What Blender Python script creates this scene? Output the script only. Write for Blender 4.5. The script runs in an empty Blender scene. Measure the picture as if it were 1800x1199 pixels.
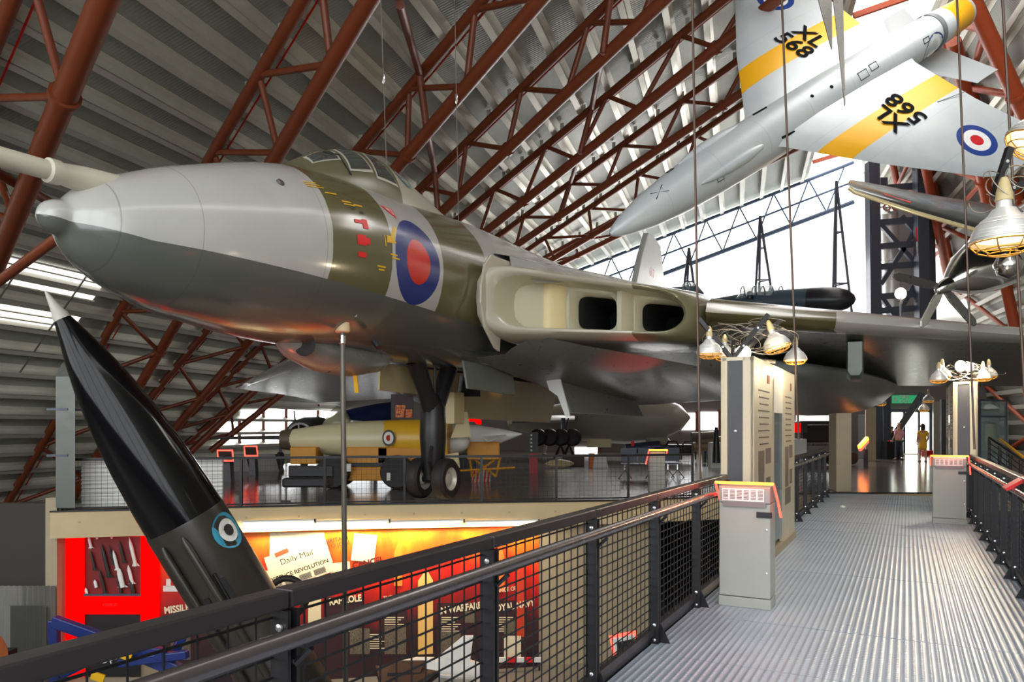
import bpy, bmesh, math, random
from mathutils import Vector, Matrix
random.seed(7)
sc = bpy.context.scene
COL = sc.collection
# ---------------------------------------------------------------- camera
F, CX, HY, EYE = 1300.0, 900.0, 751.0, 1.6
cd = bpy.data.cameras.new('camera'); cam = bpy.data.objects.new('camera', cd); COL.objects.link(cam)
cam.location = (0, 0, EYE); cam.rotation_euler = (math.pi/2, 0, 0)
cd.sensor_width = 36; cd.lens = 36*F/1800; cd.shift_y = (HY-599.5)/1800; cd.clip_end = 400
sc.camera = cam
# ---------------------------------------------------------------- world, large lights, exposure
w = bpy.data.worlds.new('sky'); sc.world = w; w.use_nodes = True
w.node_tree.nodes['Background'].inputs[0].default_value = (0.93, 0.97, 1.0, 1)
w.node_tree.nodes['Background'].inputs[1].default_value = 2.6
def area(name, loc, target, sx, sy, power, color):
    l = bpy.data.lights.new(name, 'AREA'); l.shape = 'RECTANGLE'; l.size = sx; l.size_y = sy
    l.energy = power; l.color = color
    o = bpy.data.objects.new(name, l); COL.objects.link(o); o.location = loc
    o.rotation_euler = (Vector(target)-Vector(loc)).to_track_quat('-Z', 'Y').to_euler()
    return o
area('ridge_daylight', (11.0, 19.0, 16.0), (8.0, 19.5, 0.0), 3.0, 30, 1250, (1.0, 0.98, 0.95))
area('gable_daylight', (10.5, 43.5, 8.0), (4.0, 14.0, 3.0), 16, 6, 1500, (1.0, 0.99, 0.97))
vs = sc.view_settings
vs.view_transform = 'Standard'; vs.look = 'None'; vs.gamma = 1.0; vs.use_curve_mapping = False; vs.exposure = 0.6
# ---------------------------------------------------------------- helpers
def U(px, py, D): return Vector(((px-CX)/F*D, D, EYE+(HY-py)/F*D))
def G(px, py, z=0.0):
    D = F*(EYE-z)/(py-HY); return Vector(((px-CX)/F*D, D, z))
class S:
    """a shader socket with arithmetic"""
    def __init__(s, nt, sock): s.nt = nt; s.k = sock
    def _m(s, op, a, b=None, c=None):
        n = s.nt.nodes.new('ShaderNodeMath'); n.operation = op
        for i, v in enumerate((a, b, c)):
            if v is None: continue
            if isinstance(v, S): s.nt.links.new(v.k, n.inputs[i])
            else: n.inputs[i].default_value = v
        return S(s.nt, n.outputs[0])
    def __add__(s, o): return s._m('ADD', s, o)
    __radd__ = __add__
    def __sub__(s, o): return s._m('SUBTRACT', s, o)
    def __rsub__(s, o): return s._m('SUBTRACT', o, s)
    def __mul__(s, o): return s._m('MULTIPLY', s, o)
    __rmul__ = __mul__
    def __truediv__(s, o): return s._m('DIVIDE', s, o)
    def __lt__(s, o): return s._m('LESS_THAN', s, o)
    def __gt__(s, o): return s._m('GREATER_THAN', s, o)
    def __pow__(s, o): return s._m('POWER', s, o)
    def sin(s): return s._m('SINE', s)
    def abs(s): return s._m('ABSOLUTE', s)
    def sqrt(s): return s._m('SQRT', s)
    def frac(s): return s._m('FRACT', s)
    def mx(s, o): return s._m('MAXIMUM', s, o)
    def mn(s, o): return s._m('MINIMUM', s, o)
def between(v, a, b): return (v > a)*(v < b)
class Mat:
    def __init__(s, name):
        s.m = bpy.data.materials.new(name); s.m.use_nodes = True; s.nt = s.m.node_tree
        s.b = s.nt.nodes['Principled BSDF']; s._oc = None
    def coords(s, kind='Object'):
        tc = s.nt.nodes.new('ShaderNodeTexCoord'); sp = s.nt.nodes.new('ShaderNodeSeparateXYZ')
        s.nt.links.new(tc.outputs[kind], sp.inputs[0]); s.vec = tc.outputs[kind]
        return [S(s.nt, sp.outputs[i]) for i in range(3)]
    def noise(s, scale, detail=3, rough=.5, stretch=None, kind='Object'):
        tc = s.nt.nodes.new('ShaderNodeTexCoord'); n = s.nt.nodes.new('ShaderNodeTexNoise')
        n.inputs['Scale'].default_value = scale; n.inputs['Detail'].default_value = detail; n.inputs['Roughness'].default_value = rough
        if stretch:
            mp = s.nt.nodes.new('ShaderNodeMapping'); mp.inputs['Scale'].default_value = stretch
            s.nt.links.new(tc.outputs[kind], mp.inputs[0]); s.nt.links.new(mp.outputs[0], n.inputs['Vector'])
        else: s.nt.links.new(tc.outputs[kind], n.inputs['Vector'])
        return S(s.nt, n.outputs[0])
    def mix(s, f, a, b):
        n = s.nt.nodes.new('ShaderNodeMix'); n.data_type = 'RGBA'
        for v, i in ((f, 0), (a, 6), (b, 7)):
            if isinstance(v, S): s.nt.links.new(v.k, n.inputs[i])
            elif isinstance(v, (int, float)): n.inputs[i].default_value = v
            else: n.inputs[i].default_value = (*v[:3], 1)
        return S(s.nt, n.outputs[2])
    def ramp(s, f, stops, interp='LINEAR'):
        n = s.nt.nodes.new('ShaderNodeValToRGB'); r = n.color_ramp; r.interpolation = interp
        while len(r.elements) < len(stops): r.elements.new(.5)
        for e, (p, c) in zip(r.elements, stops): e.position = p; e.color = (*c[:3], 1)
        s.nt.links.new(f.k, n.inputs[0]); return S(s.nt, n.outputs[0])
    def set(s, name, v):
        i = s.b.inputs[name]
        if isinstance(v, S): s.nt.links.new(v.k, i)
        elif isinstance(v, tuple): i.default_value = (*v[:3], 1)
        else: i.default_value = v
        return s
    def bump(s, h, strength=.3, dist=.02):
        n = s.nt.nodes.new('ShaderNodeBump'); n.inputs['Strength'].default_value = strength; n.inputs['Distance'].default_value = dist
        s.nt.links.new(h.k, n.inputs['Height']); s.nt.links.new(n.outputs[0], s.b.inputs['Normal']); return s
def L(r, g, b): # sRGB 0-255 to linear
    f = lambda c: c/12.92 if c <= .04045 else ((c+.055)/1.055)**2.4
    return tuple(f(x/255) for x in (r, g, b))
def mk(name, col, rough=.5, metal=0., var=.0, vs_=3., spec=None, coat=0.):
    m = Mat(name)
    if var:
        n = m.noise(vs_, 5, .6)
        m.set('Base Color', m.mix(n, tuple(c*(1-var) for c in col), tuple(min(1, c*(1+var)) for c in col)))
        n2 = m.noise(vs_*2.3, 4)
        m.set('Roughness', n2*.25+(rough-.12))
    else:
        m.set('Base Color', col).set('Roughness', rough)
    m.set('Metallic', metal)
    if spec is not None: m.set('Specular IOR Level', spec)
    if coat: m.set('Coat Weight', coat); m.set('Coat Roughness', .08)
    return m.m
def emit(name, col, strength, base=(0.02, .02, .02)):
    m = Mat(name); m.set('Base Color', base); m.set('Emission Color', col); m.set('Emission Strength', strength); return m.m
def glass(name, col=(.8, .9, .9), alpha=.25, rough=.05):
    m = Mat(name); m.set('Base Color', col); m.set('Roughness', rough); m.set('Alpha', alpha); return m.m
class B:
    """collects shapes into one mesh"""
    def __init__(s): s.v = []; s.f = []; s.mi = []; s.cur = 0; s.T = None
    def pts(s, ps):
        i0 = len(s.v)
        for p in ps:
            p = Vector(p); s.v.append(s.T @ p if s.T else p)
        return i0
    def face(s, idx): s.f.append(tuple(idx)); s.mi.append(s.cur)
    def poly(s, ps): i = s.pts(ps); s.face(range(i, i+len(ps))); return s
    def box(s, c, size, R=None):
        c = Vector(c); h = [x/2 for x in size]; ps = []
        for x in (-1, 1):
            for y in (-1, 1):
                for z in (-1, 1):
                    p = Vector((x*h[0], y*h[1], z*h[2])); ps.append(c+(R @ p if R else p))
        i = s.pts(ps)
        for q in ((0,1,3,2),(4,6,7,5),(0,4,5,1),(2,3,7,6),(0,2,6,4),(1,5,7,3)): s.face([i+k for k in q])
        return s
    def beam(s, a, b, w, h, up=(0, 0, 1)):
        a, b = Vector(a), Vector(b); d = b-a; L_ = d.length; d.normalize()
        x = d.cross(Vector(up)); 
        if x.length < 1e-4: x = d.cross(Vector((1, 0, 0)))
        x.normalize(); z = x.cross(d); R = Matrix((x, d, z)).transposed()
        return s.box((a+b)/2, (w, L_, h), R)
    def rings(s, rings, close=True, cap=True):
        n = len(rings[0]); i0 = s.pts([p for r in rings for p in r])
        for k in range(len(rings)-1):
            for j in range(n if close else n-1):
                a = i0+k*n+j; b = i0+k*n+(j+1) % n; s.face((a, b, b+n, a+n))
        if cap and close:
            s.face([i0+j for j in reversed(range(n))]); s.face([i0+(len(rings)-1)*n+j for j in range(n)])
        return s
    def frame(s, d):
        d = Vector(d).normalized(); a = Vector((0, 0, 1)) if abs(d.z) < .9 else Vector((1, 0, 0))
        x = d.cross(a).normalized(); return x, x.cross(d).normalized()
    def tube(s, a, b, r, r2=None, n=10, cap=True):
        a, b = Vector(a), Vector(b); x, y = s.frame(b-a); r2 = r if r2 is None else r2
        R = lambda c, q: [c+x*math.cos(t)*q+y*math.sin(t)*q for t in [2*math.pi*k/n for k in range(n)]]
        return s.rings([R(a, r), R(b, r2)], cap=cap)
    def path(s, ps, r, n=8):
        ps = [Vector(p) for p in ps]; rs = []
        x, y = s.frame(ps[1]-ps[0])
        for k, p in enumerate(ps):
            d = (ps[min(k+1, len(ps)-1)]-ps[max(k-1, 0)]).normalized()
            x = (x-d*x.dot(d)).normalized(); y = d.cross(x)
            rr = r[k] if isinstance(r, (list, tuple)) else r
            rs.append([p+x*math.cos(2*math.pi*j/n)*rr+y*math.sin(2*math.pi*j/n)*rr for j in range(n)])
        return s.rings(rs)
    def lathe(s, o, d, prof, n=20, cap=True):
        """prof: (distance along d, radius)"""
        o = Vector(o); d = Vector(d).normalized(); x, y = s.frame(d)
        return s.rings([[o+d*t+(x*math.cos(2*math.pi*j/n)+y*math.sin(2*math.pi*j/n))*max(r, 1e-4) for j in range(n)] for t, r in prof], cap=cap)
    def prism(s, poly, off):
        """closed polygon (3D) extruded by off"""
        off = Vector(off); poly = [Vector(p) for p in poly]; n = len(poly)
        i = s.pts(poly+[p+off for p in poly])
        s.face([i+k for k in range(n)]); s.face([i+n+k for k in reversed(range(n))])
        for k in range(n): s.face((i+k, i+(k+1) % n, i+n+(k+1) % n, i+n+k))
        return s
    def build(s, name, mat, parent=None, smooth=False, bevel=0, fix=True):
        me = bpy.data.meshes.new(name)
        off = Vector((0, 0, 0))
        if parent is not None and parent.get('_world'): 
            p = parent
            while p is not None: off += p.location; p = p.parent
        me.from_pydata([tuple(v-off) for v in s.v], [], s.f)
        for m in (mat if isinstance(mat, (list, tuple)) else [mat]): me.materials.append(m)
        if any(s.mi): me.polygons.foreach_set('material_index', s.mi)
        if fix:
            bm = bmesh.new(); bm.from_mesh(me); bmesh.ops.recalc_face_normals(bm, faces=bm.faces); bm.to_mesh(me); bm.free()
        if smooth:
            me.polygons.foreach_set('use_smooth', [True]*len(me.polygons))
            try: me.set_sharp_from_angle(angle=math.radians(smooth if smooth > 1 else 40))
            except Exception: pass
        o = bpy.data.objects.new(name, me); COL.objects.link(o)
        if parent is not None: o.parent = parent; o['_world'] = parent.get('_world', 0)
        if bevel:
            md = o.modifiers.new('bevel', 'BEVEL'); md.width = bevel; md.segments = 2; md.limit_method = 'ANGLE'
        return o
def tag(o, label, cat, group=None, kind=None):
    if label: o['label'] = label
    if cat: o['category'] = cat
    if group: o['group'] = group
    if kind: o['kind'] = kind
    return o
def thing(name, label, cat, loc=(0, 0, 0), rz=0, group=None, world=True, kind=None):
    o = bpy.data.objects.new(name, None); COL.objects.link(o); o.location = loc; o.rotation_euler = (0, 0, rz)
    o.empty_display_size = .2
    if world and not rz: o['_world'] = 1
    return tag(o, label, cat, group, kind)
def copy_tree(o, parent=None):
    c = o.copy(); COL.objects.link(c)
    if parent is not None: c.parent = parent
    for ch in list(o.children): copy_tree(ch, c)
    return c
def sub(name, loc, parent):
    o = bpy.data.objects.new(name, None); COL.objects.link(o); o.location = loc; o.parent = parent; return o
def text(name, s, o, ux, uy, size, mat, parent=None, align='LEFT', bold=0., sx=1., ext=.001):
    """flat lettering: o origin, ux reading direction, uy up direction (world)"""
    c = bpy.data.curves.new(name, 'FONT'); c.body = s; c.size = size; c.align_x = align; c.extrude = ext; c.offset = bold; c.space_line = .9
    c.resolution_u = 3
    tmp = bpy.data.objects.new(name, c); COL.objects.link(tmp); bpy.context.view_layer.update()
    me = bpy.data.meshes.new_from_object(tmp.evaluated_get(bpy.context.evaluated_depsgraph_get())); bpy.data.objects.remove(tmp)
    me.materials.clear(); me.materials.append(mat); ob = bpy.data.objects.new(name, me); COL.objects.link(ob)
    ux = Vector(ux).normalized(); uy = Vector(uy); uy = (uy-ux*uy.dot(ux)).normalized(); uz = ux.cross(uy)
    M = Matrix((ux*sx, uy, uz)).transposed().to_4x4(); M.translation = Vector(o)
    if parent is not None:
        ob.parent = parent
        if parent.get('_world'):
            p = parent; off = Vector((0, 0, 0))
            while p is not None: off += p.location; p = p.parent
            M.translation -= off
    ob.matrix_local = M
    return ob
# walkway frame
TH = math.atan2(1594-CX, F); dW = Vector((math.sin(TH), math.cos(TH), 0)); nW = Vector((math.cos(TH), -math.sin(TH), 0))
def W(s, m, z=0.): return dW*s+nW*m+Vector((0, 0, z))
RW = Matrix((nW, dW, Vector((0, 0, 1)))).transposed()          # local x=right, y=forward
# hall frame: u along purlins, q across
uH = Vector((.294, .956, 0)).normalized(); qH = Vector((uH.y, -uH.x, 0))
def H(t, q, z): return uH*t+qH*q+Vector((0, 0, z))
# ---------------------------------------------------------------- shared materials
galv = Mat('galvanised_roof_sheet'); 
_x, _y, _z = galv.coords()
_n = galv.noise(1.3, 5, .65, (1, .25, 1)); _n2 = galv.noise(14, 3)
galv.set('Base Color', galv.mix(_n, L(124, 128, 119), L(172, 173, 162))).set('Metallic', .2).set('Roughness', _n2*.25+.3)
galv.bump((_y*62.8).sin(), .25, .012); galv = galv.m
m_purlin = mk('galvanised_purlin', L(200, 197, 184), .34, .3, .12, 2.)
m_mullion_dark = mk('dark_galvanised_mullion', L(120, 118, 106), .4, .4, .12, 2.)  # darker grey metal for the louvre mullions
m_rust = mk('rust_red_steel', L(116, 54, 28), .42, .0, .18, 2.2)
m_rust_lit = mk('rust_red_steel_lit', L(176, 74, 36), .42, .0, .15, 2.2)  # rust red steel with the light falling on it mixed into the colour
m_steel = mk('grey_painted_steel', L(74, 80, 92), .4, .2, .12, 3)
m_black = mk('black_painted_steel', L(30, 28, 30), .38, .1, .2, 6)
m_rail = mk('charcoal_rail_paint', L(52, 47, 49), .33, .2, .15, 5)
m_tube = mk('satin_grey_tube', L(112, 105, 106), .25, .75, .08, 4)
m_conc = mk('pale_concrete', L(196, 176, 136), .75, 0, .12, 2.5)
m_conc2 = mk('grey_concrete', L(165, 150, 124), .75, 0, .12, 3)
m_dark = mk('dark_recess', (.012, .012, .013), .7)
m_white = mk('white_paint', (.78, .77, .73), .4, 0, .04, 3)
m_cream = mk('cream_primer', L(216, 198, 150), .45, 0, .08, 3)
m_chrome = mk('polished_metal', (.75, .75, .74), .14, 1., .06, 5)
m_alu = mk('spun_aluminium', (.78, .76, .72), .36, .45, .08, 8)
m_neon = emit('red_neon_edge', (1.0, .05, .03), 3.2, (.6, .05, .03))
m_neon_o = emit('orange_neon_top', (1.0, .33, .02), 4.0, (.8, .2, .03))
m_rubber = mk('tyre_rubber', L(34, 28, 27), .6, 0, .15, 8)
m_wire = mk('wire_grey', L(150, 142, 130), .35, .6)
m_warm = emit('warm_lamp_glow', (1.0, .72, .28), 3.0, (.8, .6, .3))
m_bulb = emit('bulb_glow', (1.0, .86, .6), 14.0, (.9, .8, .6))
m_bolt = mk('zinc_bolt', (.7, .7, .68), .25, .9)
# ================================================================ SETTING
CP, QB, ZS, K2 = 14.0, -24.0, .324, 1.1
ZB = EYE+CP+ZS*QB
def roof_z(q, off=0.): return (EYE+CP-off+ZS*q) if q > QB else (ZB-off+K2*(q-QB))
def roof_hit(px, py, off=0.):
    xr, zr = (px-CX)/F, (HY-py)/F
    qr = xr*qH.x+qH.y                      # q per unit depth
    Y = (CP-off)/(zr-ZS*qr)
    if Y <= 0 or qr*Y < QB:
        Y = (ZB-off-EYE-K2*QB)/(zr-K2*qr)
    return Vector((xr*Y, Y, EYE+zr*Y))
T0, T1 = -8.0, 48.6
QL, QR0 = -34.4, 4.0
# left roof
ceil = thing('ceiling', None, None, kind='structure', world=True)
b = B()
b.rings([[H(T0, QR0, roof_z(QR0)), H(T0, QB, roof_z(QB)), H(T0, QL, roof_z(QL))], [H(T1, QR0, roof_z(QR0)), H(T1, QB, roof_z(QB)), H(T1, QL, roof_z(QL))]], close=False)
o = b.build('roof_sheet', galv, ceil, fix=False)
me = o.data
# object axes of the sheet: rotate so that local y runs along the purlins
def along(o, ang):
    R = Matrix.Rotation(ang, 4, 'Z'); o.data.transform(R.inverted()); o.rotation_euler.z = ang
ANG = math.atan2(-uH.x, uH.y)
along(o, ANG)
prb = B(); 
def purlin_mesh(len_):
    b = B(); h, f, t = .36, .2, .012
    # zed section hanging below the sheet, local y along the purlin, x up the slope
    for (x0, x1, z0, z1) in ((0, f, -.01, -.03), (0, .02, -.03, -h), (-f, .02, -h+.02, -h), (-f, -f+.015, -h+.02, -h+.06)):
        b.box(((x0+x1)/2, len_/2, (z0+z1)/2), (abs(x1-x0), len_, abs(z1-z0)))
    return b
pm = None
qs = [QR0-.4-1.165*k for k in range(24)]; qs = [q for q in qs if q > QB+.2]
q2 = [QB-.55-.74*k for k in range(14)]
for q in qs+q2:
    if pm is None:
        pm = purlin_mesh(T1-T0).build('purlin', m_purlin, ceil)
        p_ = pm
    else:
        p_ = pm.copy(); COL.objects.link(p_)
    p_.location = H(T0, q, roof_z(q))-ceil.location
    sl = ZS if q > QB else K2
    p_.rotation_euler = (Matrix((qH*math.cos(math.atan(sl))+Vector((0, 0, math.sin(math.atan(sl)))), uH, qH.cross(uH))).transposed()).to_euler() if False else (0, -math.atan(sl), ANG)
# sag bars between the purlins
# louvre strip low in the left roof
lw = thing('window_1', None, None, kind='structure')
m_day = emit('daylight_pane', (1.0, .97, .92), 1.0, (.8, .8, .8))
def L2(t, q, d=0.):  # on the steep lower roof, d proud of it into the hall
    nrm = Vector((qH.x*K2, qH.y*K2, -1)).normalized(); return H(t, q, roof_z(q))+nrm*d
for (qa, qb) in ((-24.2, -24.95), (-25.3, -26.1)):
    b = B(); b.prism([L2(0, qa, .05), L2(23.5, qa, .05), L2(23.5, qb, .05), L2(0, qb, .05)], L2(0, 0, .03)-L2(0, 0, 0)); b.build('pane', m_day, lw)
    n = 4
    for k in range(n+1):
        q = qa+(qb-qa)*k/n
        b = B(); b.beam(L2(0, q, .14), L2(23.5, q, .14), .13, .05, (0.5, 0, 1)); b.build('louvre_blade', m_purlin, lw)
for k in range(9):
    t = 1.5+k*2.6
    b = B(); b.tube(L2(t, -23.9, .3), L2(t, -27.6, .3), .035, n=8); b.build('mullion', m_mullion_dark, lw)
# right roof
KR, QR1 = 1.3, 7.0
QRK, KR2 = 12.0, 4.0
def rr_z(q, off=0.): return (12.6-off-KR*(q-10.8)) if q < QRK else (12.6-KR*(QRK-10.8)-off-KR2*(q-QRK))
def rr_hit(px, py, off=0.):
    xr, zr = (px-CX)/F, (HY-py)/F; qr = xr*qH.x+qH.y
    Y = (12.6-off+KR*10.8-EYE)/(zr+KR*qr)
    if Y <= 0 or qr*Y > QRK: Y = (rr_z(QRK)-off+KR2*QRK-EYE)/(zr+KR2*qr)
    return Vector((xr*Y, Y, EYE+zr*Y))
QRB = 15.65
cr = thing('ceiling_right', None, None, kind='structure')
for qa, qb in ((QR1, QRK), (QRK, QRB)):
    b = B(); b.poly([H(T0, qa, rr_z(qa)), H(T1, qa, rr_z(qa)), H(T1, qb, rr_z(qb)), H(T0, qb, rr_z(qb))])
    o = b.build('roof_sheet', galv, cr, fix=False); along(o, ANG)
for q in [QR1+.4+.74*k for k in range(7)]+[QRK+.1+.2*k for k in range(17)]:
    p_ = pm.copy(); COL.objects.link(p_); p_.parent = cr; p_.location = H(T0, q, rr_z(q)); p_.rotation_euler = (0, math.atan(KR if q < QRK else KR2), ANG)
# glazed ridge between the two roof slopes
wc = thing('window_2', None, None, kind='structure')
m_day2 = emit('ridge_daylight_pane', (1.0, .98, .95), 1.6, (.8, .8, .8))
zt, zb = roof_z(QR0), rr_z(QR1)
for k in range(18):
    t0 = T0+(T1-T0)*k/18; t1 = T0+(T1-T0)*(k+1)/18
    b = B(); b.prism([H(t0+.06, QR0, zt), H(t1-.06, QR0, zt), H(t1-.06, QR1, zb), H(t0+.06, QR1, zb)], (0, 0, .03)); b.build('pane', m_day2, wc)
    b = B(); b.beam(H(t0, QR0, zt-.15), H(t0, QR1, zb-.15), .14, .2); b.build('mullion', m_rust_lit, wc)
# end wall (gable) perpendicular to the purlins
TE = T1
we = thing('wall_back', None, None, kind='structure')
m_panel = emit('translucent_wall_panel', (1.0, .99, .965), .92, (.9, .9, .88))
m_wall = mk('back_wall_lining', L(112, 105, 103), .7, 0, .08, 1)
b = B(); b.prism([H(TE, -35, -3.6), H(TE, QRB, -3.6), H(TE, QRB, 4.6), H(TE, -35, 4.6)], uH*.2); b.build('lower_wall', m_wall, we)
# white translucent panels, each a part
zrow = [4.6, 5.4, 6.5, 8.1, 9.7, 11.3, 12.9, 14.5, 16.2]
for r in range(len(zrow)-1):
    for k in range(8):
        q0 = -8.5+k*2.75; q1 = q0+2.75
        za, zc_ = (min(zrow[r+1], roof_z(q)-2.4, rr_z(q)-.2)-.03 for q in (q0, q1))
        if max(za, zc_)-zrow[r] < .3: continue
        b = B(); b.prism([H(TE+.02, q0, zrow[r]), H(TE+.02, q1-.03, zrow[r]), H(TE+.02, q1-.03, max(zc_, zrow[r]+.02)), H(TE+.02, q0, max(za, zrow[r]+.02))], uH*.08)
        b.build('panel', m_panel, we)
b = B(); b.prism([H(TE+.25, -35, 3.3), H(TE+.25, QRB, 3.3), H(TE+.25, QRB, 18), H(TE+.25, -35, 18)], uH*.1); b.build('outer_lining', m_white, we)
# sloping glazed strip under the roof edge with its lattice girder
wg = thing('window_3', None, None, kind='structure')
m_sky = emit('sky_through_glazing', (.93, .97, 1.0), 1.7, (.8, .8, .8))
for k in range(11):
    q0 = -14.0+k*1.9; q1 = q0+1.84
    b = B(); b.prism([H(TE-.1, q0, roof_z(q0)-2.5), H(TE-.1, q1, roof_z(q1)-2.5), H(TE-.1, q1, roof_z(q1)-.3), H(TE-.1, q0, roof_z(q0)-.3)], uH*.05); b.build('pane', m_sky, wg)
gd = thing('lattice_girder', 'blue-grey lattice girder running up under the bright sloping roof-edge glazing', 'girder', H(TE-.6, -5, roof_z(-5)-2.6))
m_bluegrey = mk('blue_grey_steel', L(92, 112, 140), .45, .1, .1, 3)
def gz(q, o_): return H(TE-.6, q, roof_z(q)-o_)
b = B(); b.tube(gz(-16, 2.7), gz(6.5, 2.7), .13); b.build('bottom_chord', m_bluegrey, gd)
b = B(); b.tube(gz(-16, .35), gz(6.5, .35), .10); b.build('top_chord', m_bluegrey, gd)
b = B(); b.tube(gz(-16, 1.5), gz(6.5, 1.5), .06); b.build('middle_chord', m_bluegrey, gd)
for k in range(22):
    q = -16+k; o0, o1 = (2.7, .35) if k % 2 else (.35, 2.7)
    b = B(); b.tube(gz(q, o0), gz(q+1, o1), .045, n=6); b.build('lacing', m_bluegrey, gd)
# unseen wall behind the camera, added to shape reflections; glazing left open to sky
wf = thing('wall_front_added', None, None, kind='structure')
b = B(); b.prism([H(T0, -35, -3.6), H(T0, QRB, -3.6), H(T0, QRB, .3), H(T0, -35, .3)], uH*-.2); b.build('lower_wall', m_wall, wf)
for k in range(9):
    q = -30+k*6; b = B(); b.beam(H(T0, q, .3), H(T0, q, min(roof_z(min(q, QR0)), rr_z(max(q, QR1)))), .25, .25); b.build('mullion', m_steel, wf)
# ---- floors
fl = thing('floor', None, None, kind='structure')
m_floor = Mat('polished_grey_floor'); n1 = m_floor.noise(.7, 5, .6); n2_ = m_floor.noise(5, 4)
m_floor.set('Base Color', m_floor.mix(n1, L(78, 72, 66), L(104, 96, 88))).set('Roughness', n2_*.12+.1).set('Specular IOR Level', .7); m_floor = m_floor.m
EDGE = [(-8.7, 13.96), (-3.53, 15.2), (2.37, 16.1), (7.6, 17.9), (10.25, 17.9), (20.5, 21.0)]
b = B(); ps = [Vector((x, y, 0)) for x, y in EDGE]+[H(TE-.02, 16.5, 0), H(TE-.02, -31, 0), Vector((-24, 13.96, 0)), ]
ps = [Vector((x, y, 0)) for x, y in EDGE]+[H(TE-.02, 14.7, 0), H(TE-.02, -24, 0), Vector((-10.4, 24, 0)), Vector((-8.7, 18, 0))]
b.prism(ps, (0, 0, -.12)); b.build('mezzanine_slab', m_floor, fl)
m_low = mk('dark_lower_floor', L(120, 114, 108), .35, 0, .2, 1)
b = B(); b.prism([H(T0, -34.4, -3.6), H(T1, -34.4, -3.6), H(T1, QRB, -3.6), H(T0, QRB, -3.6)], (0, 0, -.2)); b.build('lower_floor', m_low, fl)
# concrete fascia along the mezzanine edge
fa = thing('trim_1', None, None, kind='structure')
for k in range(len(EDGE)-1):
    a, c = Vector((*EDGE[k], 0)), Vector((*EDGE[k+1], 0)); d = (c-a).normalized(); nn = Vector((d.y, -d.x, 0))
    b = B(); b.prism([a+nn*.06+Vector((0, 0, .0)), c+nn*.06, c+nn*.06-Vector((0, 0, .5)), a+nn*.06-Vector((0, 0, .5))], -nn*.35); b.build('concrete_fascia', m_conc, fa, bevel=.01)
    nh = int((c-a).length/1.0)
    for i in range(nh):
        p = a+d*((i+.5)*1.0)+nn*.06-Vector((0, 0, .2)); bb = B(); bb.tube(p, p+nn*.006, .022, n=10); bb.build('tie_hole', m_conc2, fa)
    b = B(); b.beam(a+nn*.07+Vector((0, 0, .015)), c+nn*.07+Vector((0, 0, .015)), .03, .03); b.build('edge_angle', m_black, fa)
# ---------------------------------------------------------------- walkway deck
deck = thing('floor_walkway', None, None, kind='structure')
dk = Mat('ribbed_aluminium_plate'); x, y, z = dk.coords()
nz = dk.noise(1.6, 5, .6); nz2 = dk.noise(9, 3)
dk.set('Base Color', dk.mix(nz, L(162, 176, 194), L(202, 212, 226))).set('Metallic', .35).set('Roughness', nz2*.16+.27)
rib = ((x*125.).sin()*.5+.5)**1.6; cross = ((y*150.+(x*52.35).sin()*1.5).sin()*.5+.5)
dk.bump(rib*(cross*.45+.55), .9, .006); m_deck = dk.m
MLF, MRT = -1.663, 1.015
ds = [k*1.215-2.2 for k in range(19)]
pmesh = None
for k in range(18):
    s0 = ds[k]; s1 = ds[k+1]-.008
    if s1 > 19.6: s1 = 19.6
    for (m0, m1) in ((MLF, MRT),):
        b = B(); b.box((0, (s1-s0)/2, -.01), (m1-m0, s1-s0, .02)); o = b.build('deck_plate', m_deck, deck)
        o.location = W(s0, (m0+m1)/2, random.uniform(-.0015, .0015)); o.rotation_euler.z = -TH
b = B(); b.prism([W(-3, MLF-.05, -.022), W(-3, MRT+.05, -.022), W(19.7, MRT+.05, -.022), W(19.7, MLF-.05, -.022)], (0, 0, -.28)); b.build('deck_beam', m_black, deck)
for m in (MLF-.02, MRT+.02):
    b = B(); b.beam(W(-3, m, .03), W(19.6, m, .03), .02, .1); b.build('kerb_plate', m_black, deck)
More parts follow.
